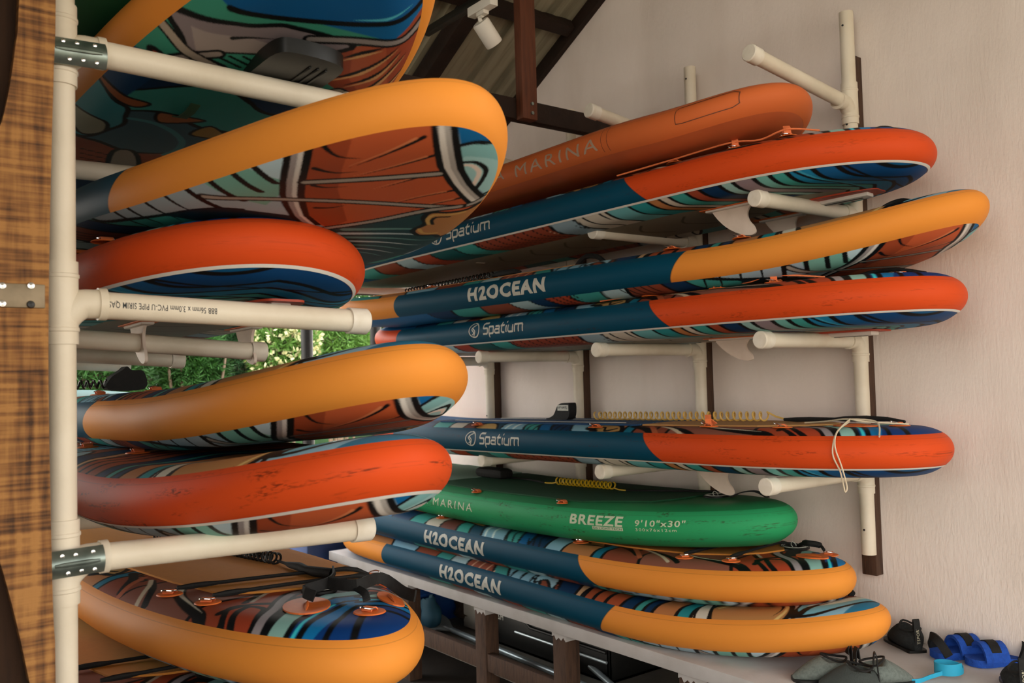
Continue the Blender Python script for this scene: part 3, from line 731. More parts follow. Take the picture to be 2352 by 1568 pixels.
def art_deck_tail(a):
    a.strips([(.13, '#0d3f7a'), (.19, '#114f94'), (.25, '#1672ac'), (.31, '#8fc0bc'), (.36, BLK), (.50, '#a8492c'), (.92, '#8f5848'), (1.12, '#8a4632'), (1.18, '#17708c'), (1.38, TAN), (1.5, LBLUE), (1.62, NAVY), (1.70, BLUE), (1.80, '#3f9a94'), (1.97, LBLUE), (2.06, '#1f4a60'), (2.16, '#3a9a8e'), (2.3, '#6b3a30'), (2.44, CREAM), (2.6, TEAL), (2.8, NAVY), (9, BLUE)], -.55, .02)
    a.hatch(1.5, 1.62, .04, BLK, .012, -.55); a.hatch(1.70, 1.80, .045, BLK, .012, -.55); a.hatch(1.85, 1.97, .06, '#dff0ee', .014, -.55)
    sg = np.sign(a.T)
    T0 = a.T.copy(); a.T = -np.abs(a.T); a.P = np.stack([a.S, a.T], -1)      # mirror-symmetric artwork
    for c, d, cc in ((.07, .125, '#0d4790'), (.14, .185, '#0f5aa2'), (.20, .245, '#1585c4'), (.262, .30, '#8fc4bc')):
        pass
    a.poly([(-.05, .02), (.21, .0), (.2, -.1), (.16, -.2), (.1, -.3), (-.05, -.3)], '#0d3a78', False)
    a.poly([(.26, 0), (.19, -.08), (.14, -.16), (.09, -.26), (.16, -.26), (.2, -.16), (.25, -.1), (.32, 0)], '#1478b4', False)
    a.stroke([(.262, .0), (.225, -.045), (.16, -.11), (.08, -.2)], .016); a.stroke([(.2, .02), (.17, -.03), (.10, -.09), (.04, -.14)], .02); a.stroke([(.30, -.02), (.25, -.09), (.2, -.16), (.13, -.25)], .018)
    a.stroke([(.315, -.04), (.27, -.1), (.215, -.17), (.15, -.25)], .01, '#3fd0e0')
    a.poly([(.36, -.05), (.30, -.1), (.235, -.18), (.17, -.26), (.2, -.3), (.28, -.22), (.345, -.15)], '#93c4ba', True, .016)
    a.poly([(.40, -.1), (.36, -.14), (.28, -.24), (.2, -.32), (.28, -.36), (.42, -.30), (.48, -.24), (.44, -.16)], '#b4492c', True, .018)
    a.stroke([(.26, -.30), (.34, -.24), (.40, -.2), (.45, -.22), (.40, -.28), (.33, -.32)], .02); a.stroke([(.45, -.3), (.47, -.2), (.42, -.13)], .022)
    a.stroke([(.22, -.32), (.31, -.24), (.39, -.17), (.46, -.12), (.52, -.06), (.53, 0)], .05, BLK); a.stroke([(.22, -.32), (.31, -.24), (.39, -.17), (.46, -.12), (.52, -.06), (.53, 0)], .024, '#a39a9c')
    a.stroke([(.82, -.27), (.72, -.31), (.60, -.33), (.50, -.335), (.44, -.36)], .036, BLK); a.stroke([(.82, -.27), (.72, -.305), (.60, -.32), (.50, -.325)], .02, '#d8cdb8', True, 1)
    a.stroke([(.5, -.21), (.56, -.15), (.6, -.1)], .02); a.stroke([(.5, -.19), (.57, -.12), (.6, -.08)], .012, '#c4b4a0')
    a.stroke([(.74, -.40), (.86, -.34), (.99, -.30)], .022); a.stroke([(.78, -.41), (.9, -.34), (1.0, -.30)], .014, '#d2c2a8')
    for k in range(3): a.stroke(circ(1.02 + .05 * k, -.33 + .012 * k, .022, .02, 0, 360, 10), .012)
    a.stroke([(.95, -.40), (1.05, -.34), (1.15, -.31)], .03); a.stroke([(.92, -.42), (1.0, -.35), (1.06, -.3)], .02, '#b2603f')
    cl = np.array([(1.18, -.36), (1.22, -.31), (1.28, -.29), (1.36, -.29), (1.40, -.34), (1.33, -.36), (1.30, -.40), (1.24, -.38)])
    a.poly(cl, '#b18a52', True, .02); a.stroke([(1.22, -.34), (1.27, -.36), (1.3, -.33), (1.35, -.34)], .012)
    a.poly([(2.0, -.4), (2.05, -.33), (2.13, -.3), (2.2, -.36), (2.12, -.38)], '#c7a060', True, .014)
    a.T = T0; a.P = np.stack([a.S, a.T], -1)


ARTMAT = {}


def art_mat():
    if 'a' in ARTMAT: return ARTMAT['a']
    M = bpy.data.materials.new('printed_board_skin'); M.use_nodes = True
    n = M.node_tree.nodes; l = M.node_tree.links; b = n['Principled BSDF']
    at_ = n.new('ShaderNodeAttribute'); at_.attribute_name = 'Col'; l.new(at_.outputs['Color'], b.inputs['Base Color'])
    b.inputs['Roughness'].default_value = .55; b.inputs['Specular IOR Level'].default_value = .15
    t = n.new('ShaderNodeTexCoord'); w = n.new('ShaderNodeTexChecker'); w.inputs['Scale'].default_value = 260; l.new(t.outputs['Object'], w.inputs[0])
    bn = n.new('ShaderNodeBump'); bn.inputs['Strength'].default_value = .08; bn.inputs['Distance'].default_value = .002; l.new(w.outputs['Fac'], bn.inputs['Height']); l.new(bn.outputs[0], b.inputs['Normal'])
    ARTMAT['a'] = M
    return M


def rail_mat(name, near, mid, far, b0, slope, bf, scuff=0.0, seed=0.0):
    """rail colour zones along the board by the stored (length, height) coordinate, with dark rub marks"""
    M = bpy.data.materials.new(name); M.use_nodes = True
    n = M.node_tree.nodes; l = M.node_tree.links; b = n['Principled BSDF']
    b.inputs['Roughness'].default_value = .52; b.inputs['Specular IOR Level'].default_value = .1
    uv = n.new('ShaderNodeUVMap'); uv.uv_map = 'rail'; sp = n.new('ShaderNodeSeparateXYZ'); l.new(uv.outputs[0], sp.inputs[0])

    def math_(op, a, c):
        q = n.new('ShaderNodeMath'); q.operation = op
        for i, x in enumerate((a, c)):
            if isinstance(x, (int, float)): q.inputs[i].default_value = x
            else: l.new(x, q.inputs[i])
        return q.outputs[0]
    # curved slanting joint: s < b0 + slope*v*(1+...)
    v = sp.outputs['Y']; s = math_('MULTIPLY', sp.outputs['X'], 4.0)
    bd = math_('ADD', math_('MULTIPLY', v, slope), b0)
    isn = math_('LESS_THAN', s, bd)
    isf = math_('GREATER_THAN', s, bf)

    def mix(fac, a, c):
        q = n.new('ShaderNodeMixRGB'); l.new(fac, q.inputs[0])
        for i, x in ((1, a), (2, c)):
            if isinstance(x, tuple): q.inputs[i].default_value = (*x, 1)
            else: l.new(x, q.inputs[i])
        return q.outputs[0]
    col = mix(isn, lin(mid), lin(near)); col = mix(isf, col, lin(far))
    # raised seam lines close to both edges
    sm = math_('LESS_THAN', math_('ABSOLUTE', math_('SUBTRACT', v, .88), 0), .008)
    col = mix(math_('MULTIPLY', sm, .25), col, (.05, .03, .02))
    jn = math_('LESS_THAN', math_('ABSOLUTE', math_('SUBTRACT', s, bd), 0), .004)
    col = mix(math_('MULTIPLY', jn, .35), col, (.05, .03, .02))
    if scuff:
        mp = n.new('ShaderNodeMapping'); mp.inputs['Scale'].default_value = (26, 5, 1); mp.inputs['Location'].default_value = (seed, seed * .7, 0); l.new(uv.outputs[0], mp.inputs[0])
        a = n.new('ShaderNodeTexNoise'); a.inputs['Scale'].default_value = 1.0; a.inputs['Detail'].default_value = 3; l.new(mp.outputs[0], a.inputs[0])
        mp2 = n.new('ShaderNodeMapping'); mp2.inputs['Scale'].default_value = (240, 22, 1); l.new(uv.outputs[0], mp2.inputs[0])
        c = n.new('ShaderNodeTexNoise'); c.inputs['Scale'].default_value = 1.0; c.inputs['Detail'].default_value = 4; l.new(mp2.outputs[0], c.inputs[0])
        r1 = n.new('ShaderNodeValToRGB'); r1.color_ramp.elements[0].position = .54; r1.color_ramp.elements[1].position = .68; l.new(a.outputs[0], r1.inputs[0])
        r2 = n.new('ShaderNodeValToRGB'); r2.color_ramp.elements[0].position = .48; r2.color_ramp.elements[1].position = .60; l.new(c.outputs[0], r2.inputs[0])
        f = math_('MULTIPLY', math_('MULTIPLY', r1.outputs[0], r2.outputs[0]), scuff)
        col = mix(f, col, lin('#3a1a10'))
    l.new(col, b.inputs['Base Color'])
    return M


# ------------------------------------------------------------------ boards: builder
YELO, REDO, RBLUE = '#e4903a', '#d24c1e', '#05465f'
GREENR = '#2f9c63'


def grid_panel(name, sh, top, art, root, hi, ds=0.0, dt=0.0, solid=None):
    a0, a1 = sh.iy[0] + 1e-4, sh.iy[-1] - 1e-4
    if hi: s = np.concatenate([np.arange(a0, 1.3, .0033), np.arange(1.3, a1, .01)]); nu = 221
    else: s = np.arange(a0, a1, .02); nu = 41
    e = .012 * np.linspace(0, 1, 8) ** 2
    s = np.unique(np.concatenate([s[s < a1 - .02], a0 + e, a1 - e]))
    hwi = np.interp(s, sh.iy, sh.ix); u = np.linspace(-1, 1, nu)
    S = np.repeat(s, nu); T = (hwi[:, None] * u[None]).ravel()
    dm = sh.dome(S, T, top); z = sh.z0(S) + (sh.T + dm if top else -dm)
    v = np.stack([T, S - 1.5, z], -1).astype(np.float32)
    n = len(s); i = (np.arange(n - 1)[:, None] * nu + np.arange(nu - 1)[None]).ravel()
    f = np.stack([i, i + 1, i + nu + 1, i + nu], -1) if top else np.stack([i, i + nu, i + nu + 1, i + 1], -1)
    me = bpy.data.meshes.new(name)
    me.vertices.add(len(v)); me.vertices.foreach_set('co', v.ravel())
    me.loops.add(f.size); me.loops.foreach_set('vertex_index', f.ravel().astype(np.int32))
    me.polygons.add(len(f)); me.polygons.foreach_set('loop_start', np.arange(0, f.size, 4, dtype=np.int32))
    me.update(calc_edges=True); me.validate()
    me.polygons.foreach_set('use_smooth', np.ones(len(me.polygons), bool))
    if solid is not None: me.materials.append(solid)
    else:
        C = 0
        for ox, oy in ((.0013, .0005), (-.0005, .0013), (-.0013, -.0005), (.0005, -.0013)):      # average of four samples per point
            A = Art(S + ox, T + oy, ds, dt); art(A); C = C + A.C / 4
        A.C = C
        ca = me.color_attributes.new('Col', 'FLOAT_COLOR', 'POINT')
        ca.data.foreach_set('color', np.concatenate([A.C, np.ones((len(S), 1))], 1).astype(np.float32).ravel())
        me.materials.append(art_mat())
    o = bpy.data.objects.new(name, me); COL.objects.link(o); o.parent = root
    return o


def rail_mesh(sh, root, M, name='side_rail', z_lo=0.0, z_hi=1.0, grow=0.0, nv=15):
    nu = 400; h = sh.ho; so = sh.so
    xs = np.concatenate([-h[::-1], h[1:-1]]); ss = np.concatenate([so[::-1], so[1:-1]])
    nx = np.concatenate([-sh.nx[::-1], sh.nx[1:-1]]); ns = np.concatenate([sh.ns[::-1], sh.ns[1:-1]])
    k = len(xs); vs = []; uv = []
    a0 = math.asin((z_lo * 2 - 1) * SAM); a1 = math.asin((z_hi * 2 - 1) * SAM)
    for a in np.linspace(a0, a1, nv):
        off = -sh.ins * (1 - math.cos(a)) / (1 - CAM) + grow * math.cos(a)
        vs.append(np.stack([xs + nx * off, ss + ns * off - 1.5, sh.T / 2 + sh.T / 2 * math.sin(a) / SAM + grow * math.sin(a) + sh.z0(ss + ns * min(off, 0))], -1))
        uv.append(np.stack([ss / 4, np.full(k, .5 + .5 * math.sin(a) / SAM)], -1))
    v = np.concatenate(vs); UV = np.concatenate(uv); f = []
    for j in range(nv - 1):
        for i in range(k):
            i2 = (i + 1) % k; f.append((j * k + i, j * k + i2, (j + 1) * k + i2, (j + 1) * k + i))
    me = bpy.data.meshes.new(name); me.from_pydata(v.tolist(), [], f); me.update()
    me.polygons.foreach_set('use_smooth', [True] * len(f)); me.materials.append(M)
    ul = me.uv_layers.new(name='rail'); idx = np.empty(len(me.loops), np.int32); me.loops.foreach_get('vertex_index', idx)
    ul.data.foreach_set('uv', UV[idx].ravel())
    bm = bmesh.new(); bm.from_mesh(me); bmesh.ops.recalc_face_normals(bm, faces=bm.faces[:]); bm.to_mesh(me); bm.free()
    o = bpy.data.objects.new(name, me); COL.objects.link(o); o.parent = root
    return o


def pad_mesh(sh, outline, root, M, name='deck_pad', th=.006):
    """foam pad: outline of (s, t) laid on the deck"""
    bm = bmesh.new(); p = np.asarray(outline, float)
    vs = [bm.verts.new((t, s, 0)) for s, t in p]; bm.faces.new(vs)
    for ax in (1, 0):
        for k in np.arange(p[:, 1 - ax].min() + .03, p[:, 1 - ax].max(), .05 if ax else .03):
            co = [0, 0, 0]; no = [0, 0, 0]; co[ax] = k; no[ax] = 1
            bmesh.ops.bisect_plane(bm, geom=bm.verts[:] + bm.edges[:] + bm.faces[:], dist=1e-6, plane_co=co, plane_no=no)
    g = bmesh.ops.extrude_face_region(bm, geom=bm.faces[:])
    for q in g['geom']:
        if isinstance(q, bmesh.types.BMVert): q.co.z = th
    bmesh.ops.recalc_face_normals(bm, faces=bm.faces[:])
    for q in bm.verts:
        s = q.co.y; q.co = Vector((q.co.x, s - 1.5, float(sh.z0(s)) + sh.T + float(sh.dome(s, q.co.x)) + .001 + q.co.z))
    me = bpy.data.meshes.new(name); bm.to_mesh(me); bm.free(); me.materials.append(M)
    o = bpy.data.objects.new(name, me); COL.objects.link(o); o.parent = root; return o


def lettering(sh, root, vf, s0, z0, sx, sz, M=PRINTW, side=-1, name='lettering', out=.0012):
    """vf flat mesh; x runs towards the near end on the aisle side"""
    v, f = vf; S = s0 - v[:, 0] * sx; Z = z0 + v[:, 1] * sz
    P = sh.rail(S, Z, side, out)
    b = MB(); b.add(P, f); return b.build(name, M, root, local=True)


def fit_text(txt, s_a, s_b, z_a, z_b, sh, root, M=PRINTW, bold=.0, shear=0, spacing=1.0, name='lettering'):
    v, f = text_mesh(txt, .08, bold, shear, spacing)
    lo = v.min(0); hi = v.max(0); v = v - lo
    return lettering(sh, root, (v, f), s_a, z_a, (s_a - s_b) / (hi[0] - lo[0]), (z_b - z_a) / (hi[1] - lo[1]), M, name=name)


def d_ring(sh, root, s, t, ang=0.0, r=.036, webbing=False):
    c = sh.deck(s, t, .001)
    b = MB(); b.lathe([(0, .004), (r * .8, .004), (r * .95, .003), (r, 0)], c, (0, 0, 1), 20); p = b.build('ring_patch', ORANGEP, root, local=True)
    u = np.array([math.cos(ang), math.sin(ang), 0]); w = np.array([-u[1], u[0], 0])
    b = MB(); b.ribbon([c + w * y + np.array([0, 0, z]) for y, z in ((-.016, .005), (-.008, .012), (.004, .013), (.014, .006))], u, .03, .003); q = b.build('ring_loop', ORANGEW, p, local=True)
    ring = smooth_poly([c + u * a + w * bb + np.array([0, 0, cc]) for a, bb, cc in ((-.018, -.002, .010), (-.016, .02, .014), (0, .03, .017), (.016, .02, .014), (.018, -.002, .010))], False, 4)
    b = MB(); b.tube(ring, .002, 6); b.build('steel_ring', CHROME, p, local=True)
    if webbing:
        b = MB(); b.ribbon([c + np.array([0, 0, .008]), c + u * -.01 + np.array([0, 0, .03]), c + u * .01 + w * .005 + np.array([0, 0, .045]), c + u * .02 + w * .01 + np.array([0, 0, .03]), c + u * .05 + w * -.01 + np.array([0, 0, .008])], w, .024, .003)
        b.build('webbing_tab', ORANGEW, p, local=True)
    return p


def handle_patch(sh, root, s, t, rs, rt, rot):
    pts = [(s + rs * math.cos(a) * math.cos(rot) - rt * math.sin(a) * math.sin(rot), t + rs * math.cos(a) * math.sin(rot) + rt * math.sin(a) * math.cos(rot)) for a in np.linspace(0, 2 * np.pi, 24, endpoint=False)]
    o = pad_mesh(sh, pts, root, ORANGEP, 'handle_patch', .004)
    a0 = np.array([s - rs * .7 * math.cos(rot), t - rs * .7 * math.sin(rot)]); a1 = np.array([s + rs * .5 * math.cos(rot), t + rs * .5 * math.sin(rot)])
    b = MB(); b.tube([sh.deck(*(a0 + (a1 - a0) * k), .005) for k in np.linspace(0, 1, 7)], [.001, .004, .005, .006, .005, .004, .001], 8); b.build('pressed_rib', ORANGEP, o, local=True)
    return o


def valve(sh, root, s, t, r=.045):
    c = sh.deck(s, t, .0)
    b = MB(); b.lathe([(r, 0), (r, .006), (r * .92, .009), (r * .55, .009), (r * .5, .004), (0, .004)], c, (0, 0, 1), 28); o = b.build('valve', BLACKP, root, local=True)
    for rr in (.86, .74):
        b = MB(); b.tube([c + np.array([math.cos(x) * r * rr, math.sin(x) * r * rr, .0095]) for x in np.linspace(.3, 5.6, 30)], .0009, 5); b.build('printed_ring', PRINTW, o, local=True)
    v, f = text_mesh('AIR', .016, .0, 0, 1.1) if False else (None, None)
    b = MB(); b.tube(smooth_poly([c + np.array(q) for q in ((-.012, 0, .006), (-.014, .006, .016), (0, .01, .024), (.013, .004, .015), (.012, 0, .006))], False, 5), .0016, 6); b.build('tether_loop', PRINTW, o, local=True)
    return o


def fin(sh, root, s, t, L=.17, D=.12, lean=0.0, name='fin'):
    """swept fin hanging from the bottom; s = position of its leading edge (far side)"""
    pr = smooth_poly([(0, 0), (-.12, .28), (-.33, .62), (-.62, .9), (-.86, 1.0), (-.97, .93), (-.95, .74), (-.84, .5), (-.82, .25), (-.92, 0)], False, 4)
    z = float(sh.bot(s - L / 2, t)[2])
    b = MB(); b.prism([(x * L, -y * D) for x, y in pr], (t, s - 1.5, z - .008), (0, 1, 0), (lean, 0, 1), (1, 0, 0), .009)
    o = b.build(name, FINM, root, local=True)
    b = MB(); b.bbox((t - .02, s - 1.5 - L * 1.08, z - .012), (t + .02, s - 1.5 + L * .12, z - .0005), .006); b.build('fin_base', FINBASE, o, local=True)
    b = MB(); b.bbox((t - .032, s - 1.5 - L * 1.2, z - .004), (t + .032, s - 1.5 + L * .22, z - .0003), .002); b.build('fin_patch', ORANGEP, o, local=True)
    return o


def fin_box(sh, root, s, t=0.0):
    z = float(sh.bot(s, t)[2]); y = s - 1.5
    b = MB(); b.prism(smooth_poly([(-.16, -.05), (-.17, 0), (-.16, .05), (-.05, .075), (.12, .075), (.17, .04), (.18, 0), (.17, -.04), (.12, -.075), (-.05, -.075)], True, 4), (t, y, z - .003), (0, 1, 0), (1, 0, 0), (0, 0, 1), .006); o = b.build('fin_box', mat('red_fin_patch', '#b5452c', .5), root, local=True)
    b = MB(); b.bbox((t - .028, y - .13, z - .02), (t + .028, y + .12, z - .004), .005); q = b.build('fin_slot', FINBASE, o, local=True)
    b = MB(); b.bbox((t - .006, y - .1, z - .0215), (t + .006, y + .05, z - .019), .001); b.build('slot_gap', BLACKP, q, local=True)
    return o


def eva(name, hexc, grid=True):
    if name in MATS: return MATS[name]
    M = mat(name, hexc, .85, dirt=None, dscale=40, damt=.4)
    n = M.node_tree.nodes; l = M.node_tree.links; t = n.new('ShaderNodeTexCoord'); br = n.new('ShaderNodeTexBrick')
    br.offset = 0; br.inputs['Scale'].default_value = 60; br.inputs['Mortar Size'].default_value = .03; br.inputs['Color1'].default_value = (1, 1, 1, 1); br.inputs['Color2'].default_value = (1, 1, 1, 1); br.inputs['Mortar'].default_value = (0, 0, 0, 1)
    br.inputs['Brick Width'].default_value = .5; br.inputs['Row Height'].default_value = .5
    l.new(t.outputs['Object'], br.inputs[0]); bn = n.new('ShaderNodeBump'); bn.inputs['Strength'].default_value = .6; bn.inputs['Distance'].default_value = .003
    l.new(br.outputs['Color'], bn.inputs['Height']); l.new(bn.outputs[0], n['Principled BSDF'].inputs['Normal'])
    return M


def board(label, p, style, group=None, L=3.66, deck=None, bottom=None, hid=False, hib=False, scuff=0.0, seed=0.0, gd=(0, 0), gb=(0, 0), kind='n', solid=None, rails=None, D=(.024, .032), joint=None):
    sh = Shape(p, L, D)
    o = bpy.data.objects.new('paddle_board', None); COL.objects.link(o); o.empty_display_size = .2
    o.matrix_world = sh.root_matrix(); tag(o, label, 'paddle board', group)
    near, mid, far = rails or ((YELO, RBLUE, YELO) if style == 'y' else (REDO, RBLUE, REDO))
    b0, sl, bf = (1.03, -.075, 2.78) if kind == 'n' else (.93, .115, 2.98)
    if style == 'plain': b0, bf = 9, 99
    if joint: b0 = joint
    rail_mesh(sh, o, rail_mat('rail_coating', near, mid, far, b0, sl, bf, scuff, seed))
    if style == 'r': rail_mesh(sh, o, PINW, 'pinstripe', .004, .055, .0012, 4)
    if solid:
        grid_panel('deck_panel', sh, True, None, o, False, solid=solid[0]); grid_panel('bottom_panel', sh, False, None, o, False, solid=solid[1])
    else:
        grid_panel('deck_panel', sh, True, deck, o, hid, *gd); grid_panel('bottom_panel', sh, False, bottom, o, hib, *gb)
    return o, sh


def h2o(o, sh): fit_text('H2OCEAN', 2.187, 1.676, .027, .093, sh, o, PRINTW, .048, 0, 1.2)


def spat(o, sh):
    st = spatium(); sc = .052
    v, f = stroke_mesh([[(x * .075, y * sc) for x, y in q] for q in st], .0085, .12)
    w = v[:, 0].max() - v[:, 0].min()
    lettering(sh, o, (v - [v[:, 0].min(), 0], f), 2.112, .044, .312 / w, 1.0)
    lg = [circ(.045, .0, .038, .034, 100, 455, 22), smooth_poly([(.062, .026), (.035, .012), (.052, -.006), (.04, -.03)], False, 4).tolist(), smooth_poly([(.05, .022), (.028, .006), (.044, -.012), (.03, -.022)], False, 4).tolist()]
    v, f = stroke_mesh(lg, .0055)
    lettering(sh, o, (v, f), 2.235, .066, 1.1, 1.0, name='emblem')


def PADL(front, half_front, ends, half, dt=0.0):
    """pad outline symmetrical about the board's middle"""
    R = [(front, 0), (front + .005, .1), (front + .04, half_front), (front + .35, half), (ends[0], half), (ends[1], half * .8)]
    return [(s, t + dt) for s, t in R] + [(s, -t + dt) for s, t in R[::-1][:-1]]


NS = dict(k2=.05)
P = {
 'L0': [.86, 2.977, .737, .007, -.019, .002, .148, 1.017, .05, .497, 1.156, 2.179, .8, 2.621, .101, .036, .8],
 'L1': [0.8832, 2.8814, 0.3958, 0.0678, 0.0031, 0.0707, 0.1029, 0.8584, 0.02, 0.8, 1.2102, 1.7623, 0.8549, 2.6383, 0.0945, 0.0192, 0.8778],
 'L2': [0.8522, 3.4464, 0.2146, 0.0017, -0.0118, 0.0138, 0.0496, 0.6532, 0.0604, 0.8002, 0.7979, 2.7027, 1.165, 2.2073, 0.116, 0.0358, 0.8071],
 'L3': [1.0498, 3.1871, -0.1526, 0.0125, -0.0182, -0.0131, 0.0996, 1.0307, 0.0676, 0.8249, 1.1475, 2.192, 0.7929, 2.6232, 0.1195, 0.0355, 0.8062],
 'L4': [0.8936, 3.0585, -0.3302, 0.0228, 0.003, -0.0128, 0.109, 0.9788, -0.055, 2, 1.1317, 2.2379, 0.8, 2.62, 0.1158, 0.0355, 0.8061],
 'L5': [1.0005, 3.3725, -0.7407, 0.0311, -0.0088, 0.021, 0.0004, 1.0366, 0.06, 0.8, 1.1787, 2.1043, 0.8004, 2.62, 0.1215, 0.0357, 0.8006],
 'L6': [0.74, 3.5, -0.945, 0.0311, -0.0088, 0.021, 0.0004, 1.0366, 0.06, 0.8, 1.1787, 2.1043, 0.8004, 2.62, 0.1215, 0.0357, 0.8006],
 'R0': [2.7877, 3.3656, 0.8743, -0.0095, -0.0032, -0.0205, 0.0756, 0.4503, 0.0602, 0.7996, 0.8382, 2.6216, 1.1626, 2.2113, 0.1061, 0.0362, 0.7999],
 'R1': [2.814, 2.989, 0.6574, 0.1183, -0.0326, -0.0013, -0.0074, 0.6062, 0.06, 0.7996, 0.8372, 2.6406, 1.1626, 2.2017, 0.1169, 0.0357, 0.8002],
 'R2': [2.8949, 2.8505, 0.3565, 0.1127, -0.0082, -0.0055, 0.1225, 0.8918, 0.0648, 0.8017, 1.1621, 2.1356, 0.8009, 2.6197, 0.1145, 0.0356, 0.8009],
 'R3': [2.9418, 2.9199, 0.1799, 0.0166, -0.0008, 0.0037, 0.0087, 0.6058, 0.0602, 0.7988, 0.8163, 2.6583, 1.1582, 2.2059, 0.1165, 0.0358, 0.8028],
 'R4': [2.968, 3.0078, -0.3574, 0.0232, -0.0102, 0.0169, 0.0035, 0.6033, 0.06, 0.8, 0.811, 2.6624, 1.1584, 2.2023, 0.1163, 0.0356, 0.8027],
 'R5': [2.9326, 3.6063, -.7018, .0176, -.0148, .0033, .0381, 1.0216, 0.08, 1.7, 1.1636, 2.144, .7989, 2.6161, .1195, .0359, .7999],
 'R6': [2.893, 3.3455, -0.8721, 0.0277, -0.0018, 0.002, 0.0462, 0.9311, 0.05, 2, 1.1558, 2.1661, 0.8026, 2.6213, 0.1141, 0.0357, 0.8002],
 'R7': [2.8837, 3.2004, -1.0334, 0.0106, 0.0152, -0.0022, 0.1195, 0.9798, -0.03, 2.3, 1.1577, 2.1529, 0.7989, 2.6208, 0.1161, 0.0358, 0.8017],
}
EVAO = eva('orange_foam_pad', '#c98234'); EVAB = eva('blue_foam_pad', '#15436e')


def dashes(M):
    n = M.node_tree.nodes; l = M.node_tree.links; b = n['Principled BSDF']
    t = n.new('ShaderNodeTexCoord'); sp = n.new('ShaderNodeSeparateXYZ'); l.new(t.outputs['Object'], sp.inputs[0])

    def mm(op, a, c):
        q = n.new('ShaderNodeMath'); q.operation = op
        for i, x in enumerate((a, c)):
            if isinstance(x, (int, float)): q.inputs[i].default_value = x
            else: l.new(x, q.inputs[i])
        return q.outputs[0]
    gx = mm('LESS_THAN', mm('FLOORED_MODULO', sp.outputs['X'], .045), .0032); row = mm('FLOOR', mm('DIVIDE', sp.outputs['X'], .045), 0)
    gy = mm('LESS_THAN', mm('FLOORED_MODULO', mm('ADD', sp.outputs['Y'], mm('MULTIPLY', row, .023)), .055), .024)
    q = n.new('ShaderNodeMixRGB'); l.new(mm('MULTIPLY', gx, gy), q.inputs[0]); q.inputs[2].default_value = (*lin('#7fa6bb'), 1)
    old = b.inputs['Base Color'].links[0].from_socket; l.new(old, q.inputs[1]); l.new(q.outputs[0], b.inputs['Base Color'])


dashes(EVAB)
EVAT = eva('tan_foam_pad', '#b98a52'); EVAG = eva('green_foam_pad', '#0f4a2a')
GL, GR = 'paddle boards on the left rack', 'paddle boards on the right wall rack'
# ---- left rack
o, sh = board('orange edged board lying highest on the left rack, patterned underside with black box', P['L0'], 'y', GL, deck=art_deck_nose, bottom=art_bottom_hand, hib=True)
y = lambda s: s - 1.5
b = MB()                                                                      # black moulded housing on the underside
zz = float(sh.bot(.48, 0)[2])
b.prism(smooth_poly([(-.125, -.05), (-.12, .03), (-.09, .085), (0, .095), (.10, .092), (.125, .07), (.13, -.06), (.115, -.085), (0, -.09), (-.1, -.085)], True, 3), (.0, y(.475), zz - .014), (0, 1, 0), (1, 0, 0), (0, 0, 1), .034); bx = b.build('fin_housing', BLACKP, o, local=True)
for q in (-.02, .0, .02):
    b = MB(); b.bbox((q + .03, y(.41), zz - .034), (q + .036, y(.55), zz - .030), .001); b.build('moulded_ridge', BLACKP, bx, local=True)
b = MB(); b.ribbon([sh.bot(.9, -.14, .001), sh.bot(.87, -.135, .012), sh.bot(.82, -.13, .012), sh.bot(.79, -.125, .001)], (1, 0, 0), .025, .003); b.build('strap_loop', mat('green_strap', '#3d5c44', .7), o, local=True)
board('green board lying on the highest orange board, only its dark underside corner visible', [.72, 3.0, .905, .0, -.015, .0, .14, 1.0, .05, .5, 1.16, 2.15, .8, 2.62, .12, .036, .8], 'plain', GL, solid=(mat('deep_green_deck', '#1f6a3c', .6), mat('deep_green_bottom', '#17603a', .6)), rails=('#1d7a48', '#1d7a48', '#1d7a48'))
o, sh = board('tilted orange nosed board on the left rack, rust planks and striped bands printed beneath', P['L1'], 'y', GL, deck=art_deck_nose, bottom=art_bottom_nose, hib=True, D=(.012, .014), joint=.89)
o, sh = board('red tailed board with fins resting on the middle pvc arm of the left rack', P['L2'], 'r', GL, deck=art_deck_tail, bottom=art_bottom_tail, hid=True, hib=True, scuff=.15, seed=1.3, kind='t', D=(.022, .02))
fin_box(sh, o, .36, .07); fin(sh, o, 1.0, -.10); fin(sh, o, 1.03, .25)
d_ring(sh, o, .13, -.02, 1.2); d_ring(sh, o, .42, -.31, 0); d_ring(sh, o, .62, -.33, 0)
handle_patch(sh, o, .18, .12, .09, .05, .5)
o, sh = board('orange nosed board on the left rack lying on the stained red nosed board', P['L3'], 'y', GL, deck=art_deck_nose, bottom=art_bottom_nose, hid=True, hib=True, joint=1.48)
d_ring(sh, o, 1.35, -.2); d_ring(sh, o, 1.9, -.24)
o, sh = board('red nosed board with long dark rub marks on the left rack\'s lowest visible arm', P['L4'], 'r', GL, deck=art_deck_nose, bottom=art_bottom_nose, hid=True, hib=True, scuff=.75, seed=4.4, joint=1.9)
d_ring(sh, o, 1.27, -.16, 0); d_ring(sh, o, 1.7, -.2)
o5, sh5 = board('orange board with orange foam pad and black bungee cords, bottom left', P['L5'], 'y', GL, deck=art_deck_tail, bottom=art_bottom_nose, hid=True, gd=(0, .065), kind='n', joint=1.7)
o6, sh6 = board('orange padded board partly hidden beneath the bungee corded board at bottom left', P['L6'], 'y', GL, deck=art_deck_tail, bottom=art_bottom_nose, hid=True, gd=(0, .065), kind='n', joint=1.7)


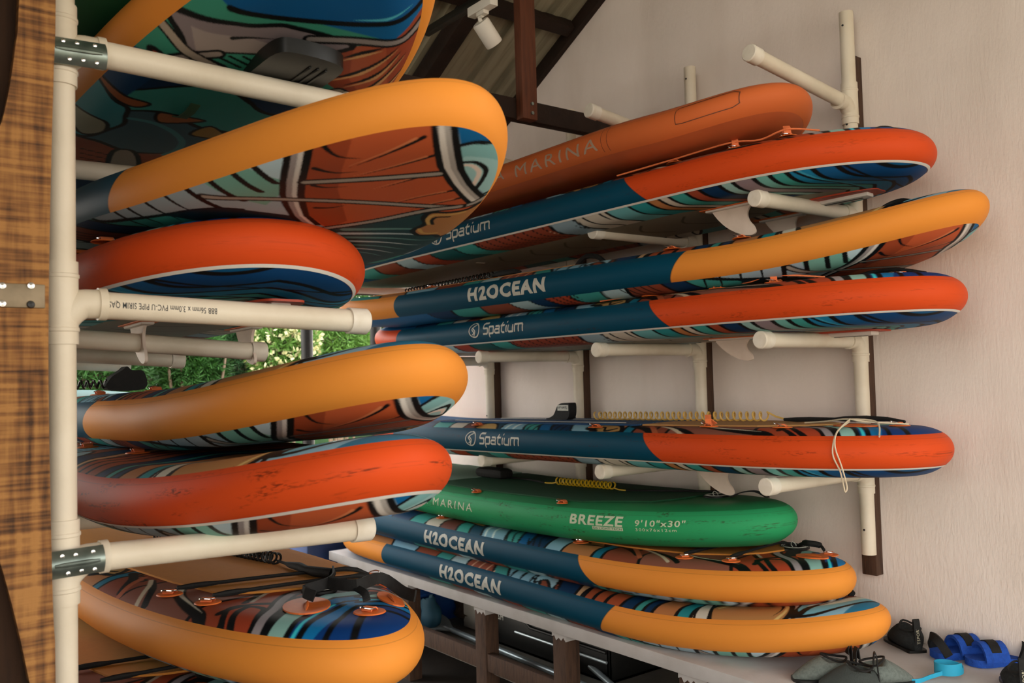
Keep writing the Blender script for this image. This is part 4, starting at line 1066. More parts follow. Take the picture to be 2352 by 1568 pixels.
def cord(sh, root, p0, p1, name='bungee_cord'):
    n = 16; b = MB()
    pts = [sh.deck(p0[0] + (p1[0] - p0[0]) * t, p0[1] + (p1[1] - p0[1]) * t, .012 + .004 * math.sin(t * math.pi)) for t in np.linspace(0, 1, n)]
    b.tube(pts, [.0085 if (i in (1, 2, 13, 14)) else .0055 for i in range(n)], 8)
    return b.build(name, BLACK, root, local=True)


for oo, ss, ln in ((o5, sh5, True), (o6, sh6, False)):
    pad_mesh(ss, [(.555, 0.02), (.54, .1), (.515, .17), (.512, .27), (.60, .335), (.75, .36), (1.12, .375), (2.6, .375), (2.75, .2), (2.75, -.1), (2.6, -.26), (1.43, -.25), (.907, -.205), (.642, -.16), (.60, -.1), (.57, -.04)], oo, EVAO)
    for s, t, a in ((.75, -.262, 2.4), (.57, -.22, 2.4), (.66, .345, -.8), (.53, .31, -.8)): d_ring(ss, oo, s, t, a)
    cord(ss, oo, (.77, -.235), (.665, .33)); cord(ss, oo, (.60, -.195), (.545, .295))
    handle_patch(ss, oo, .345, -.04, .095, .062, .5); handle_patch(ss, oo, .285, .18, .08, .035, .35)
    d_ring(ss, oo, .175, .05, 2.0, .042); valve(ss, oo, .50, .075, .05)


# black coil leash on the bungee board
def leash(label, group=None): return thing('ankle_leash', label, 'leash', (0, 0, 0), group)


def to_cam(sh, pts):
    M = sh.root_matrix(); return [np.array(M @ Vector(q)) - np.array([0, 0, H]) for q in pts]


dk = lambda sh, s, t, dz: to_cam(sh, [sh.deck(s, t, dz)])[0]
def leash_at(label, p):
    return thing('ankle_leash', label, 'leash', p, 'coiled ankle leashes')


lo_ = leash_at('black coiled leash lying along the orange pad at bottom left', dk(sh5, .9, .14, .0))
b = MB(); b.tube(helix(dk(sh5, 1.75, .02, .026), dk(sh5, .93, .144, .026), .017, 34, (0, 0, 1), 12), .0042, 6); b.build('coil', BLACKP, lo_)
b = MB(); b.tube([dk(sh5, *q) for q in ((.93, .144, .02), (.88, .148, .018), (.83, .142, .02), (.76, .14, .024), (.71, .137, .022), (.66, .145, .022), (.60, .17, .022))], [.004, .005, .010, .014, .013, .016, .016], 10); b.build('cord_sleeve', BLACK, lo_)
b = MB(); b.ribbon(smooth_poly([dk(sh5, *q) for q in ((.60, .17, .03), (.50, .12, .034), (.42, .06, .036), (.40, -.02, .03), (.36, -.01, .02))], False, 4), (0.2, .3, 1), .03, .005)
b.ribbon(smooth_poly([dk(sh5, *q) for q in ((.42, .06, .036), (.33, .10, .038), (.37, .20, .04), (.32, .24, .025), (.27, .25, .02))], False, 4), (0.2, .3, 1), .032, .006)
b.ribbon(smooth_poly([dk(sh5, *q) for q in ((.33, .10, .03), (.27, .09, .028), (.215, .065, .022))], False, 4), (1, 0, .3), .02, .006)
b.build('cuff_strap', BLACK, lo_)

# ---- right rack
o, sh = board('rust orange inflatable board with pale lettering lying on top of the right rack', P['R0'], 'plain', GR, L=3.66, kind='t', solid=(mat('rust_orange_deck', '#b85a30', .55), mat('rust_orange_bottom', '#b3562c', .55, dirt='#8f4020', dscale=4, damt=.5)), rails=('#cf6a38', '#cf6a38', '#cf6a38'))
for w_, a_, c_ in (('AQUA', 1.60, 1.265), ('MARINA', 1.185, .655)): fit_text(w_, a_, c_, .022, .070, sh, o, mat('print_faded', '#b59a84', .6, dirt='#9a7a62', dscale=20, damt=.5), 0, .1, 1.25)
pt = [(s, z) for s, z in ((.30, .035), (.30, .085), (.29, .092), (.12, .092), (.10, .08), (.10, .04), (.12, .032), (.28, .032), (.30, .035))]
v, f = stroke_mesh([[(-s, z) for s, z in pt]], .003); lettering(sh, o, (v, f), 0, 0, 1, 1, mat('seam_dark', '#6b3a22', .6), name='seam_patch')
v, f = stroke_mesh([[(-.63, .01), (-.63, .1), (-.62, .104), (-.60, .1), (-.60, .01)]], .002); lettering(sh, o, (v, f), 0, 0, 1, 1, MATS['seam_dark'], name='seam_joint')

o, sh = board('red finned board directly under the rust orange board on the right rack', P['R1'], 'r', GR, deck=art_deck_tail, bottom=art_bottom_tail, hib=True, hid=True, scuff=.25, seed=2.2, kind='t')
spat(o, sh)
fin(sh, o, .80, -.13, .19, .12); fin(sh, o, .79, .255, .17, .11); fin_box(sh, o, .40, .11)
for s, t, w in ((.60, -.26, True), (.40, -.24, True), (.85, -.29, False)): d_ring(sh, o, s, t, .4, webbing=w)
b = MB(); b.tube(smooth_poly([sh.deck(*q) for q in ((1.1, -.34, .012), (.85, -.31, .016), (.62, -.27, .03), (.5, -.26, .014), (.40, -.25, .03), (.3, -.2, .01))], False, 5), .0035, 6); b.build('tie_cord', ORANGEW, o, local=True)
b = MB(); b.tube(smooth_poly([sh.deck(*q) for q in ((.18, -.06, .004), (.16, -.02, .018), (.14, .02, .018), (.12, .05, .004))], False, 5), .007, 8); b.build('carry_handle', BLACK, o, local=True)
pad_mesh(sh, PADL(.55, .2, (3.1, 3.25), .27), o, EVAT)

o, sh = board('orange ended board resting on the scuffed red board in the right rack\'s middle', P['R2'], 'y', GR, deck=art_deck_nose, bottom=art_bottom_nose, hid=True, hib=True, kind='n')
h2o(o, sh)
pad_mesh(sh, PADL(1.3, .2, (3.1, 3.25), .27), o, EVAO)
b = MB(); b.tube(smooth_poly([sh.deck(*q) for q in ((1.55, -.12, .006), (1.6, -.12, .05), (1.68, -.12, .06), (1.75, -.12, .006))], False, 5), .012, 8); b.build('carry_handle', BLACK, o, local=True)
for s, t in ((.75, -.3), (1.05, -.32), (2.6, -.28)): d_ring(sh, o, s, t, .3)
b = MB(); b.tube(smooth_poly([sh.deck(*q) for q in ((.36, -.06, .004), (.32, -.03, .03), (.27, -.03, .03), (.22, -.06, .004))], False, 5), .009, 8); b.build('nose_handle', BLACK, o, local=True)
lo2 = leash_at('dark coiled leash on the far deck of the orange ended board in the right rack', dk(sh, 2.5, -.25, 0))
b = MB(); b.tube(helix(dk(sh, 2.95, -.18, .022), dk(sh, 2.15, -.27, .022), .014, 26, (0, 0, 1), 10), .004, 6); b.build('coil', BLACKP, lo2)
b = MB(); b.tube([dk(sh, *q) for q in ((2.15, -.27, .02), (2.1, -.27, .022), (2.0, -.27, .022), (1.95, -.27, .015))], [.006, .014, .014, .005], 8); b.build('cuff_strap', BLACK, lo2)

o, sh = board('scuffed red tailed board resting on the middle pvc arms of the right wall', P['R3'], 'r', GR, deck=art_deck_tail, bottom=art_bottom_tail, hib=True, hid=True, scuff=.4, seed=7.7, kind='t')
spat(o, sh)
fin(sh, o, 1.0, -.02, .19, .09); fin_box(sh, o, .5, .12)
for s, t, w in ((.78, -.27, True), (.55, -.24, True), (1.1, -.30, False), (.2, .02, False)): d_ring(sh, o, s, t, .4, webbing=w)
b = MB(); b.tube(smooth_poly([sh.deck(*q) for q in ((1.35, -.34, .012), (1.1, -.31, .016), (.80, -.28, .03), (.66, -.26, .014), (.55, -.25, .03), (.4, -.15, .012))], False, 5), .0035, 6); b.build('tie_cord', ORANGEW, o, local=True)
b = MB(); b.tube(smooth_poly([sh.deck(*q) for q in ((.40, -.02, .004), (.34, .04, .03), (.24, .05, .03), (.14, .06, .004))], False, 5), .007, 8); b.build('carry_handle', BLACK, o, local=True)
pad_mesh(sh, PADL(.55, .2, (3.1, 3.25), .27), o, EVAT)

o4, sh4 = board('red board with blue and tan pads on the right wall\'s lowest pvc arms', P['R4'], 'r', GR, deck=art_deck_tail, bottom=art_bottom_tail, hid=True, hib=True, scuff=.45, seed=11.5, kind='t')
spat(o4, sh4)
pad_mesh(sh4, [(.42, .0), (.46, .12), (.60, .24), (.9, .27), (1.12, .27), (1.25, .05), (1.12, -.29), (.9, -.27), (.60, -.22), (.46, -.1)], o4, EVAT)
bp = pad_mesh(sh4, [(1.27, .05), (1.14, .28), (2.6, .29), (2.7, .15), (2.7, -.15), (2.6, -.30), (1.14, -.30)], o4, EVAB, 'blue_deck_pad')
for t in (-.2, .12):
    b = MB(); b.tube([sh4.deck(s, t, .0075) for s in np.linspace(1.3, 2.6, 12)], .0022, 5); b.build('printed_line', PRINTW, bp, local=True)
for s, t, w in ((.78, -.28, True), (.47, -.25, False), (1.35, -.335, False), (.16, .0, False), (.75, .25, False), (2.2, -.34, False)): d_ring(sh4, o4, s, t, .4, webbing=w)
handle_patch(sh4, o4, .30, -.05, .1, .06, .4)
fin(sh4, o4, 1.05, -.04, .2, .11); fin_box(sh4, o4, .5, .12)
ly = leash_at('yellow coiled leash with black cuff along the deck of the red board with blue pad', dk(sh4, 1.0, 0, 0))
b = MB(); b.tube(helix(dk(sh4, 1.78, .08, .028), dk(sh4, .78, .10, .030), .018, 30, (0, 0, 1), 12), .004, 6)
b.tube([dk(sh4, *q) for q in ((.78, .10, .048), (.74, .1, .03), (.70, .10, .02))], .004, 6); b.build('coil', mat('amber_urethane', '#e6bd62', .35, spec=.5), ly)
b = MB(); b.tube([dk(sh4, *q) for q in ((.70, .10, .018), (.64, .1, .018), (.58, .10, .02), (.46, .08, .022), (.40, .05, .024), (.3, .03, .026), (.22, .03, .024), (.15, .02, .015))], [.006, .010, .009, .006, .010, .011, .008, .005], 8); b.build('cord_sleeve', BLACK, ly)
c = dk(sh4, 1.98, .05, .0)
b = MB(); pr = smooth_poly([(-.14, .008), (-.07, .03), (-.02, .085), (.05, .095), (.08, .085), (.07, .02), (.0, .006)], True, 4)
b.prism([(-a * .85, z_) for a, z_ in pr], c, (0, 1, 0), (0, 0, 1), (1, 0, 0), .05); cu = b.build('ankle_cuff', BLACK, ly)
b = MB(); b.box((c[0] - .028, c[1] - .062, c[2] + .055), (c[0] - .025, c[1] + .02, c[2] + .084)); cl = b.build('cuff_label', PRINTW, cu)
st = spatium(); v, f = stroke_mesh([[(x * .0125, y_ * .012) for x, y_ in q] for q in st], .0022)
b = MB(); b.add([(c[0] - .0286, c[1] - .055 + q[0] * 1.15, c[2] + .076 - q[1]) for q in v], f); b.build('cuff_lettering', PRINTB, cu)
# pale string looped over the rail near the tip of that board
sg = thing('string_loop', 'pale string tied at the tip of the red board, its loop hanging down', 'string', dk(sh4, .3, -.2, 0))
rp = lambda s, z, out: to_cam(sh4, [sh4.rail(np.array(s), np.array(z), -1, out)])[0]
b = MB()
b.tube(smooth_poly([dk(sh4, .27, -.14, .03), dk(sh4, .255, -.17, .02), rp(.236, .125, .006), rp(.232, .06, .008), rp(.226, .005, .010), rp(.221, .0, .014) - [0, 0, .04], rp(.217, .0, .014) - [0, 0, .06], rp(.212, .0, .014) - [0, 0, .04], rp(.214, .02, .009), rp(.226, .08, .009), rp(.234, .125, .008), dk(sh4, .25, -.17, .03)], False, 5), .0028, 6)
b.build('hanging_loop', mat('pale_cord', '#d8c8ac', .8), sg)
b = MB(); b.tube(smooth_poly([dk(sh4, .5, -.06, .012), dk(sh4, .38, -.1, .02), dk(sh4, .27, -.16, .03), dk(sh4, .2, -.14, .02), dk(sh4, .1, -.05, .012)], False, 5), .003, 6)
b.tube(smooth_poly([dk(sh4, .27, -.16, .03), dk(sh4, .17, -.14, .022), rp(.12, .11, .004)], False, 5), .003, 6); b.build('knot_ends', MATS['pale_cord'], sg)

o, sh = board('green board with pale lettering lying above two orange ended boards at right', P['R5'], 'plain', GR, L=3.0, solid=(mat('green_deck', '#1f7a48', .55), mat('green_bottom', '#2b8f58', .55)), rails=(GREENR, GREENR, GREENR), scuff=.7, seed=3.1)
fit_text('AQUA MARINA', 2.22, 1.557, .04, .086, sh, o, PRINTG, 0, 0, 1.3)
fit_text('BREEZE', .848, .568, .058, .098, sh, o, PRINTG, .03, 0, 1.12)
b = MB(); sq = [(q, z) for q in np.linspace(.722, .566, 9) for z in np.linspace(.041, .055, 3)]; b.add(sh.rail(np.array([a for a, _ in sq]), np.array([z for _, z in sq]), -1, .0008), [(i * 3 + j, i * 3 + j + 1, (i + 1) * 3 + j + 1, (i + 1) * 3 + j) for i in range(8) for j in range(2)]); b.build('print_block', PRINTG, o, local=True)
fit_text('DS LIGHT TECH', .716, .572, .0435, .0525, sh, o, mat('print_green', '#2a7a50', .6), .012, 0, 1.1)
fit_text('9\u203210\u2033x30\u2033'.replace('\u2032', "'").replace('\u2033', '"'), .51, .296, .063, .088, sh, o, PRINTG, .015, 0, 1.15)
fit_text('300x76x12cm', .506, .33, .044, .056, sh, o, PRINTG, .004, 0, 1.25)
pad_mesh(sh, PADL(.50, .2, (1.95, 2.0), .31), o, EVAG)
pad_mesh(sh, [(2.02, -.3), (2.02, .3), (2.5, .26), (2.6, .1), (2.6, -.1), (2.5, -.26)], o, eva('pale_green_pad', '#8fae9a'), 'tail_pad')
valve(sh, o, .42, .08, .055)
b = MB(); b.ribbon(smooth_poly([sh.deck(*q) for q in ((.33, .06, .002), (.3, .1, .02), (.25, .13, .022), (.2, .14, .002))], False, 5), (1, .3, 0), .035, .004); b.build('carry_handle', BLACK, o, local=True)
for s in (.95, 1.6): d_ring(sh, o, s, -.335, .3, .028)
lg = leash_at('short yellow coiled leash lying on the green board', dk(sh, 1.3, .08, 0))
b = MB(); b.tube(helix(dk(sh, 1.42, .05, .026), dk(sh, 1.02, .06, .026), .016, 15, (0, 0, 1), 12), .0038, 6)
b.tube([dk(sh, 1.42, .05, .02), dk(sh, 1.46, .05, .012), dk(sh, 1.52, .05, .01)], .0036, 6); b.tube([dk(sh, 1.02, .06, .016), dk(sh, .98, .05, .011), dk(sh, .93, .05, .01)], .0036, 6); b.build('coil', mat('yellow_urethane', '#d8b422', .35), lg)
b = MB(); b.tube(smooth_poly([dk(sh, *q) for q in ((1.52, .05, .01), (1.7, .08, .012), (1.85, .06, .012))], False, 4), .005, 6)
cc = dk(sh, 1.93, .03, 0); b.bbox(cc + np.array([-.05, -.12, .007]), cc + np.array([.05, .13, .062]), .025); b.build('ankle_cuff', BLACK, lg)
b = MB(); b.tube(smooth_poly([dk(sh, *q) for q in ((.93, .05, .01), (.8, .1, .012), (.62, .16, .012), (.5, .2, .01))], False, 4), .005, 6); b.build('cord_sleeve', BLACK, lg)

o, sh = board('orange ended board with orange pad and black bungee cords directly under the green board', P['R6'], 'y', GR, deck=art_deck_tail, bottom=art_bottom_nose, hid=True, hib=False, kind='t', gd=(.17, .12))
h2o(o, sh)
pad_mesh(sh, [(.34, .1), (.37, .0), (.46, -.09), (.60, -.155), (.9, -.20), (1.15, -.215), (2.2, -.235), (3.0, -.22), (3.1, .1), (3.0, .32), (.62, .34), (.48, .3)], o, EVAO)
for s, t, a in ((.58, -.225, 2.6), (.38, -.19, 2.6), (.50, .33, -.8), (1.15, -.25, 2), (2.2, -.27, 2)): d_ring(sh, o, s, t, a)
cord(sh, o, (.60, -.20), (.55, .32)); cord(sh, o, (.40, -.165), (.44, .32)); cord(sh, o, (.56, .05), (.36, .25))
handle_patch(sh, o, .165, .02, .075, .045, .3); d_ring(sh, o, .15, .11, 2, .036); valve(sh, o, .36, .2, .06)
b = MB(); b.tube(smooth_poly([sh.deck(*q) for q in ((.34, .2, .012), (.28, .15, .03), (.24, .12, .034), (.2, .13, .03), (.17, .11, .016))], False, 5), [.008] * 5 + [.012] * 11 + [.006] * 5, 8); b.build('leash_clip', BLACK, o, local=True)

o, sh = board('lowest orange ended board resting directly on the white bench', P['R7'], 'y', GR, deck=art_deck_nose, bottom=art_bottom_nose, hid=True, hib=True, kind='n')
h2o(o, sh)
for s, t in ((1.12, -.2), (1.3, -.27), (.63, -.1)): d_ring(sh, o, s, t, .3, .032)
b = MB(); b.tube(smooth_poly([sh.deck(*q) for q in ((.36, .10, .006), (.3, .13, .028), (.24, .14, .028), (.2, .13, .006))], False, 5), .014, 8); b.build('nose_handle', BLACK, o, local=True)

# print on the pvc arm (upside down maker's line)
v, f = text_mesh('BBB 56mm x 3.0mm PVC-U PIPE SIRIM QAS', .02, .002, 0, 1.05)
p0 = at(500, 728, 1, 1.97); p1 = at(250, 708, 1, 1.97)
w = v[:, 0].max(); X = p0[0] + (p1[0] - p0[0]) * v[:, 0] / w
zc = .178 - .025 * (X - .45) / .65; ang = 2.9 - v[:, 1] / .0312 * 1.0
ang = math.radians(182) + (.008 - v[:, 1]) * 0 + (v[:, 1] - .008) / .0313
b = MB(); b.add(np.stack([X, 2.0 + .0292 * np.cos(ang), zc + .0292 * np.sin(ang)], -1), f); b.build('pipe_lettering', PRINTB, LSTAND)


# ------------------------------------------------------------------ bench on the right
bn = thing('storage_bench', 'long white topped bench on brown legs along the right wall', 'bench', (2.9, 3, -H))
b = MB(); b.bbox((2.53, .9, -1.118), (XW - .002, 5.27, -1.064), .004); b.build('bench_top', WHITE, bn)
for yy in (5.13, 4.36, 3.63, 3.03, 2.29, 1.55):
    b = MB(); b.bbox((2.545, yy - .045, -H), (2.625, yy + .045, -1.118), .004); lg_ = b.build('leg', LEGWOOD, bn)
    b = MB(); pr = [(-.046, 0), (.046, 0), (.046, -.022), (.03, -.016), (.018, -.034), (.0, -.02), (-.016, -.03), (-.03, -.014), (-.046, -.03)]
    b.prism(pr, (2.584, yy, -1.118), (0, 1, 0), (0, 0, 1), (1, 0, 0), .0815); b.build('paint_drips', WHITE, lg_)
b = MB(); b.bbox((2.55, 1.0, -1.42), (2.59, 5.1, -1.335), .004); b.build('stretcher', LEGWOOD, bn)
b = MB(); b.bbox((2.59, 1.0, -1.445), (XW - .01, 5.1, -1.42), .003); b.build('lower_shelf', mat('grey_shelf', '#7d7a72', .8, dirt='#4a463e', dscale=5, damt=.6), bn)
ZS = -1.42                                     # lower shelf top


# ------------------------------------------------------------------ things under the bench
def paddle(label, a, c, blade_w, shaftm, bladem, wdir=(0, 0, 1)):
    a = np.asarray(a, float); c = np.asarray(c, float); u = c - a; L = np.linalg.norm(u); u /= L
    o = thing('paddle', label, 'paddle', (a + c) / 2, 'paddles under the bench')
    b = MB(); b.tube([a + u * .40, a + u * .42, (a + c) / 2, c], [.010, .0145, .0145, .0145], 14); b.build('shaft', shaftm, o)
    w = np.asarray(wdir, float); w = w - u * w.dot(u); w /= np.linalg.norm(w); n = np.cross(u, w)
    prof = smooth_poly([(0, 0), (.015, .06), (.07, .092), (.17, .095), (.27, .075), (.36, .035), (.42, .014), (.42, -.014), (.36, -.035), (.27, -.075), (.17, -.095), (.07, -.092), (.015, -.06)], True, 3)
    b = MB(); b.prism([(x, y_ * blade_w) for x, y_ in prof], a, u, w, n, .007); bl = b.build('blade', bladem, o)
    b = MB(); b.tube([a + u * x for x in (.2, .3, .40, .44)], [.003, .007, .011, .012], 10); b.build('spine', bladem, bl)
    for sg in (1,):
        b = MB(); b.tube([a + u * (.15 + .075 * math.cos(t)) + w * .06 * math.sin(t) - n * .005 for t in np.linspace(.4, 5.9, 24)], .0016, 5)
        b.tube([a + u * (.15 + .066 * math.cos(t)) + w * .05 * math.sin(t) - n * .005 for t in np.linspace(1.8, 4.6, 16)], .0012, 5)
        b.tube(smooth_poly([a + u * x + w * y_ - n * .005 for x, y_ in ((.2, -.005), (.185, .006), (.175, -.004), (.165, .006), (.15, .0), (.14, .004), (.12, -.012), (.11, .008), (.10, 0))], False, 4), .0012, 5); b.build('blade_emblem', PRINTB, bl)
    return o


ALU = mat('silver_shaft', '#a9b6ba', .35, metal=.5, dirt='#8a979a', dscale=10, damt=.4)
BGREY = mat('grey_blade', '#8d9290', .5, dirt='#757a78', dscale=10, damt=.5)
pa = at(957, 1412, 0, 2.78); pb = at(1060, 1440, 0, 2.78); pc = at(1310, 1560, 0, 2.70)
paddle('grey bladed paddle with silver shaft on the shelf under the bench, blade outward', pa, pa + (pc - pa) * 1.6, .9, ALU, BGREY, (1, 0, .2))
pd = at(1265, 1450, 0, 3.0); pe = at(1400, 1568, 0, 2.82)
paddle('silver shafted paddle slanting under the near part of the bench', pd + (pd - pe) * .9, pe + (pe - pd) * .6, .9, ALU, BLACKP, (.6, 0, 1))
bt = thing('plastic_tray', 'black plastic tray with pale mirrored lettering under the bench', 'tray', (3.0, 3.6, ZS))
b = MB(); b.bbox((2.86, 3.05, ZS), (3.32, 4.05, ZS + .02), .006); b.build('tray_base', BLACKP, bt)
for lo, hi in (((2.86, 3.05, ZS), (2.88, 4.05, ZS + .21)), ((3.30, 3.05, ZS), (3.32, 4.05, ZS + .25)), ((2.86, 3.05, ZS), (3.32, 3.07, ZS + .21)), ((2.86, 4.03, ZS), (3.32, 4.05, ZS + .21))):
    b = MB(); b.bbox(lo, hi, .006); b.build('tray_side', BLACKP, bt)
b = MB(); b.tube([(2.853, 3.06, ZS + .10), (2.853, 3.75, ZS + .10)], .007, 8); b.build('pale_edge', ALU, bt)
b = MB(); b.tube([(2.852, 3.06, ZS + .145), (2.852, 3.62, ZS + .145), (2.852, 3.72, ZS + .20)], .008, 8); b.build('moulded_ridge', BLACKP, bt)
v, f = text_mesh('H2OCEAN', .03, .01); v = v - v.min(0)
b = MB(); b.add([(2.857, 3.86 + q[0] * 1.35, ZS + .135 + q[1] * 1.7) for q in v], f); b.build('lettering', PRINTW, bt)
b = MB(); b.bbox((2.9, 4.13, -.14), (2.915, 4.30, .14), .003, 0, Matrix.Translation((0, 0, -1.27)) @ Matrix.Rotation(0, 4, 'X'))
tag(b.build('pale_panel', mat('pale_panel_paint', '#a9a59b', .7)), 'pale flat panel standing behind the second bench leg', 'panel')
bt2 = thing('plastic_mat', 'black mat with small faded pale print under the near part of the bench', 'mat', (3.0, 2.3, ZS))
b = MB(); b.bbox((2.66, 1.5, ZS), (3.3, 2.8, ZS + .03), .008); b.build('mat_body', BLACKP, bt2)
rg = random.Random(5); sq = [smooth_poly([(x + rg.uniform(-.006, .006), rg.uniform(0, .022)) for x in np.linspace(k * .034, k * .034 + .016, 4)], False, 3).tolist() for k in range(9)]
v, f = stroke_mesh(sq, .003)
b = MB(); b.add([(2.74 + q[1], 2.72 - q[0] * 1.6, ZS + .031) for q in v], f); b.build('faded_print', PRINTW, bt2)
# brown bag, crumpled cloth, pale boards
def blob(name, label, cat, c, r, M, seed, group=None, n=(28, 14), amp=.25, flat=.0):
    rng = random.Random(seed); ph = [(rng.uniform(1, 4), rng.uniform(1, 4), rng.uniform(0, 6), rng.uniform(.3, 1)) for _ in range(7)]
    v = []; f = []
    for j in range(n[1] + 1):
        th = math.pi * j / n[1]
        for i in range(n[0]):
            fi = 2 * math.pi * i / n[0]; k = 1 + amp * sum(w * math.sin(a * fi * round(1) + b_ * th * 2 + p) for a, b_, p, w in [(round(x), y_, z_, w_) for x, y_, z_, w_ in ph]) / 4
            z = math.cos(th); z = max(z, -flat) if flat else z
            v.append((c[0] + r[0] * k * math.sin(th) * math.cos(fi), c[1] + r[1] * k * math.sin(th) * math.sin(fi), c[2] + r[2] * z * k))
    for j in range(n[1]):
        for i in range(n[0]):
            i2 = (i + 1) % n[0]; f.append((j * n[0] + i, (j + 1) * n[0] + i, (j + 1) * n[0] + i2, j * n[0] + i2))
    v = np.array(v); v[:, 2] = np.maximum(v[:, 2], c[2] - r[2] * .8)
    b = MB(); b.add(v, f); return tag(b.build(name, M), label, cat, group)


blob('crumpled_cloth', 'crumpled off white cloth under the far part of the bench', 'cloth', (3.05, 4.32, -1.235), (.12, .16, .05), mat('off_white_cloth', '#cbc7bd', .9, bump=.3, bscale=30), 3, amp=.5)
blob('canvas_bag', 'dark brown canvas bag on the shelf under the bench', 'bag', (3.08, 4.35, -1.345), (.18, .2, .09), mat('brown_canvas', '#3a2c20', .9, dirt='#241a12', dscale=15, damt=.6), 8, amp=.25)
blob('blue_bag', 'dark teal bag beside the brown bag under the bench', 'bag', (2.74, 4.40, -1.335), (.05, .08, .10), mat('teal_bag', '#1d4a5c', .7), 12, amp=.3)
# blue bin with lid beyond the bench
bb = thing('storage_bin', 'large dark blue plastic bin behind the far end of the bench', 'bin', (2.9, 5.75, -H))
b = MB(); b.bbox((2.45, 5.42, -H), (3.5, 6.2, -1.0), .02); b.build('bin_body', mat('blue_bin_plastic', '#123f80', .45), bb)
b = MB(); b.bbox((2.42, 5.39, -1.0), (3.53, 6.23, -.96), .01); b.build('lid', mat('blue_lid_plastic', '#164a92', .45), bb)
bb = thing('storage_bin', 'low dark blue plastic bin under the far end of the bench', 'bin', (2.9, 4.8, -H))
b = MB(); b.bbox((2.66, 4.5, ZS), (3.3, 5.0, -1.26), .015); b.build('bin_body', mat('navy_bin_plastic', '#10396e', .45), bb)
b = MB(); b.bbox((2.645, 4.485, -1.26), (3.315, 5.015, -1.235), .008); b.build('lid', MATS['blue_lid_plastic'], bb)
# pale bag showing behind the bungee corded board
blob('tote_bag', 'pale cloth bag on the ground beyond the bungee corded board', 'bag', (2.13, 5.45, -1.27), (.17, .2, .52), mat('pale_cloth', '#cfc6b8', .9, bump=.2, bscale=20), 21, amp=.25)


# ------------------------------------------------------------------ shoes and straps on the bench
BZ = -1.064


def shoe(name, label, pos, heading, M, L=.25, trim=None, txt=None, group='water shoes on the bench', tip=0.0, scale=1.0):
    """slip-on water shoe: sole, upper with ankle opening, pull tab"""
    pos = np.array([pos[0], pos[1], BZ]); o = thing(name, label, 'shoe', pos, group)
    u = np.array([math.cos(heading), math.sin(heading), 0]); w = np.array([-u[1], u[0], 0]); z = np.array([0, 0, 1.0])
    if tip:
        q = Matrix.Rotation(tip, 3, Vector(u)); w = np.array(q @ Vector(w)); z = np.array(q @ Vector(z))
    lift = abs(math.sin(tip)) * .042
    ns, nr = 16, 18; v = []; f = []
    for i in range(ns):
        t = i / (ns - 1); x = (t - .5) * L
        hw_ = .048 * scale * (math.sin(math.pi * min(max(t, .02), .98)) ** .45) * (1.0 + .12 * math.sin(t * 5))
        h = (.098 - .05 * max(0, (t - .3)) / .7) * scale * (math.sin(math.pi * min(max(t * .93 + .05, .03), .97)) ** .4)
        for j in range(nr):
            a = 2 * math.pi * j / nr; cy, cz = math.cos(a), math.sin(a)
            zz = .5 * h + .5 * h * cz
            if cz > .55 and .10 < t < .52: zz -= .045 * scale * (cz - .55) / .45 * math.sin(math.pi * (t - .10) / .42)      # ankle opening
            v.append(pos + z * lift + u * x + w * hw_ * cy * (1 - .25 * max(0, cz)) + z * max(zz, .0))
    for i in range(ns - 1):
        for j in range(nr):
            j2 = (j + 1) % nr; f.append((i * nr + j, i * nr + j2, (i + 1) * nr + j2, (i + 1) * nr + j))
    f += [tuple(range(nr - 1, -1, -1)), tuple((ns - 1) * nr + j for j in range(nr))]
    b = MB(); b.add(v, f); b.build('upper', M, o)
    prof = [(x * L, y_ * .045 * scale) for x, y_ in ((-.5, -.4), (-.46, -.75), (-.2, -.8), (.1, -.95), (.35, -.95), (.48, -.6), (.51, 0), (.48, .6), (.35, .95), (.1, .95), (-.2, .8), (-.46, .75), (-.5, .4))]
    b = MB(); b.prism(smooth_poly(prof, True, 3), pos + z * (lift + .005), u, w, z, .01); b.build('sole', trim or BLACKP, o)
    # opening trim
    b = MB(); b.tube(smooth_poly([pos + z * (lift + hz * scale) + u * L * (t - .5) + w * y_ * scale for t, y_, hz in ((.1, 0, .074), (.2, .03, .07), (.33, .034, .073), (.52, 0, .088), (.33, -.034, .073), (.2, -.03, .07))], True, 4), .004, 6, closed=True); b.build('opening_trim', BLACK, o)
    # pull tab with print
    tb = [pos + z * (lift + .03) + u * -L * .505, pos + z * (lift + .075) + u * -L * .485, pos + z * (lift + .105) + u * -L * .48, pos + z * (lift + .122) + u * -L * .455, pos + z * (lift + .118) + u * -L * .435, pos + z * (lift + .085) + u * -L * .42]
    b = MB(); b.ribbon(smooth_poly(tb, False, 3), w, .024, .0035); tbm = b.build('pull_tab', BLACK, o)
    if txt:
        vv, ff = text_mesh(txt, .016, .004, 0, 1.1); vv = vv - vv.min(0); k = .062 / max(.05, vv[:, 0].max())
        b = MB(); b.add([pos + z * (lift + .035 + q[0] * k) + u * (-L * .5 + .012 * (q[0] * k / .09) - .0055) + w * (q[1] - .006) for q in vv], ff); b.build('tab_lettering', mat('tab_print', '#b9b49a', .6), tbm)
    return o


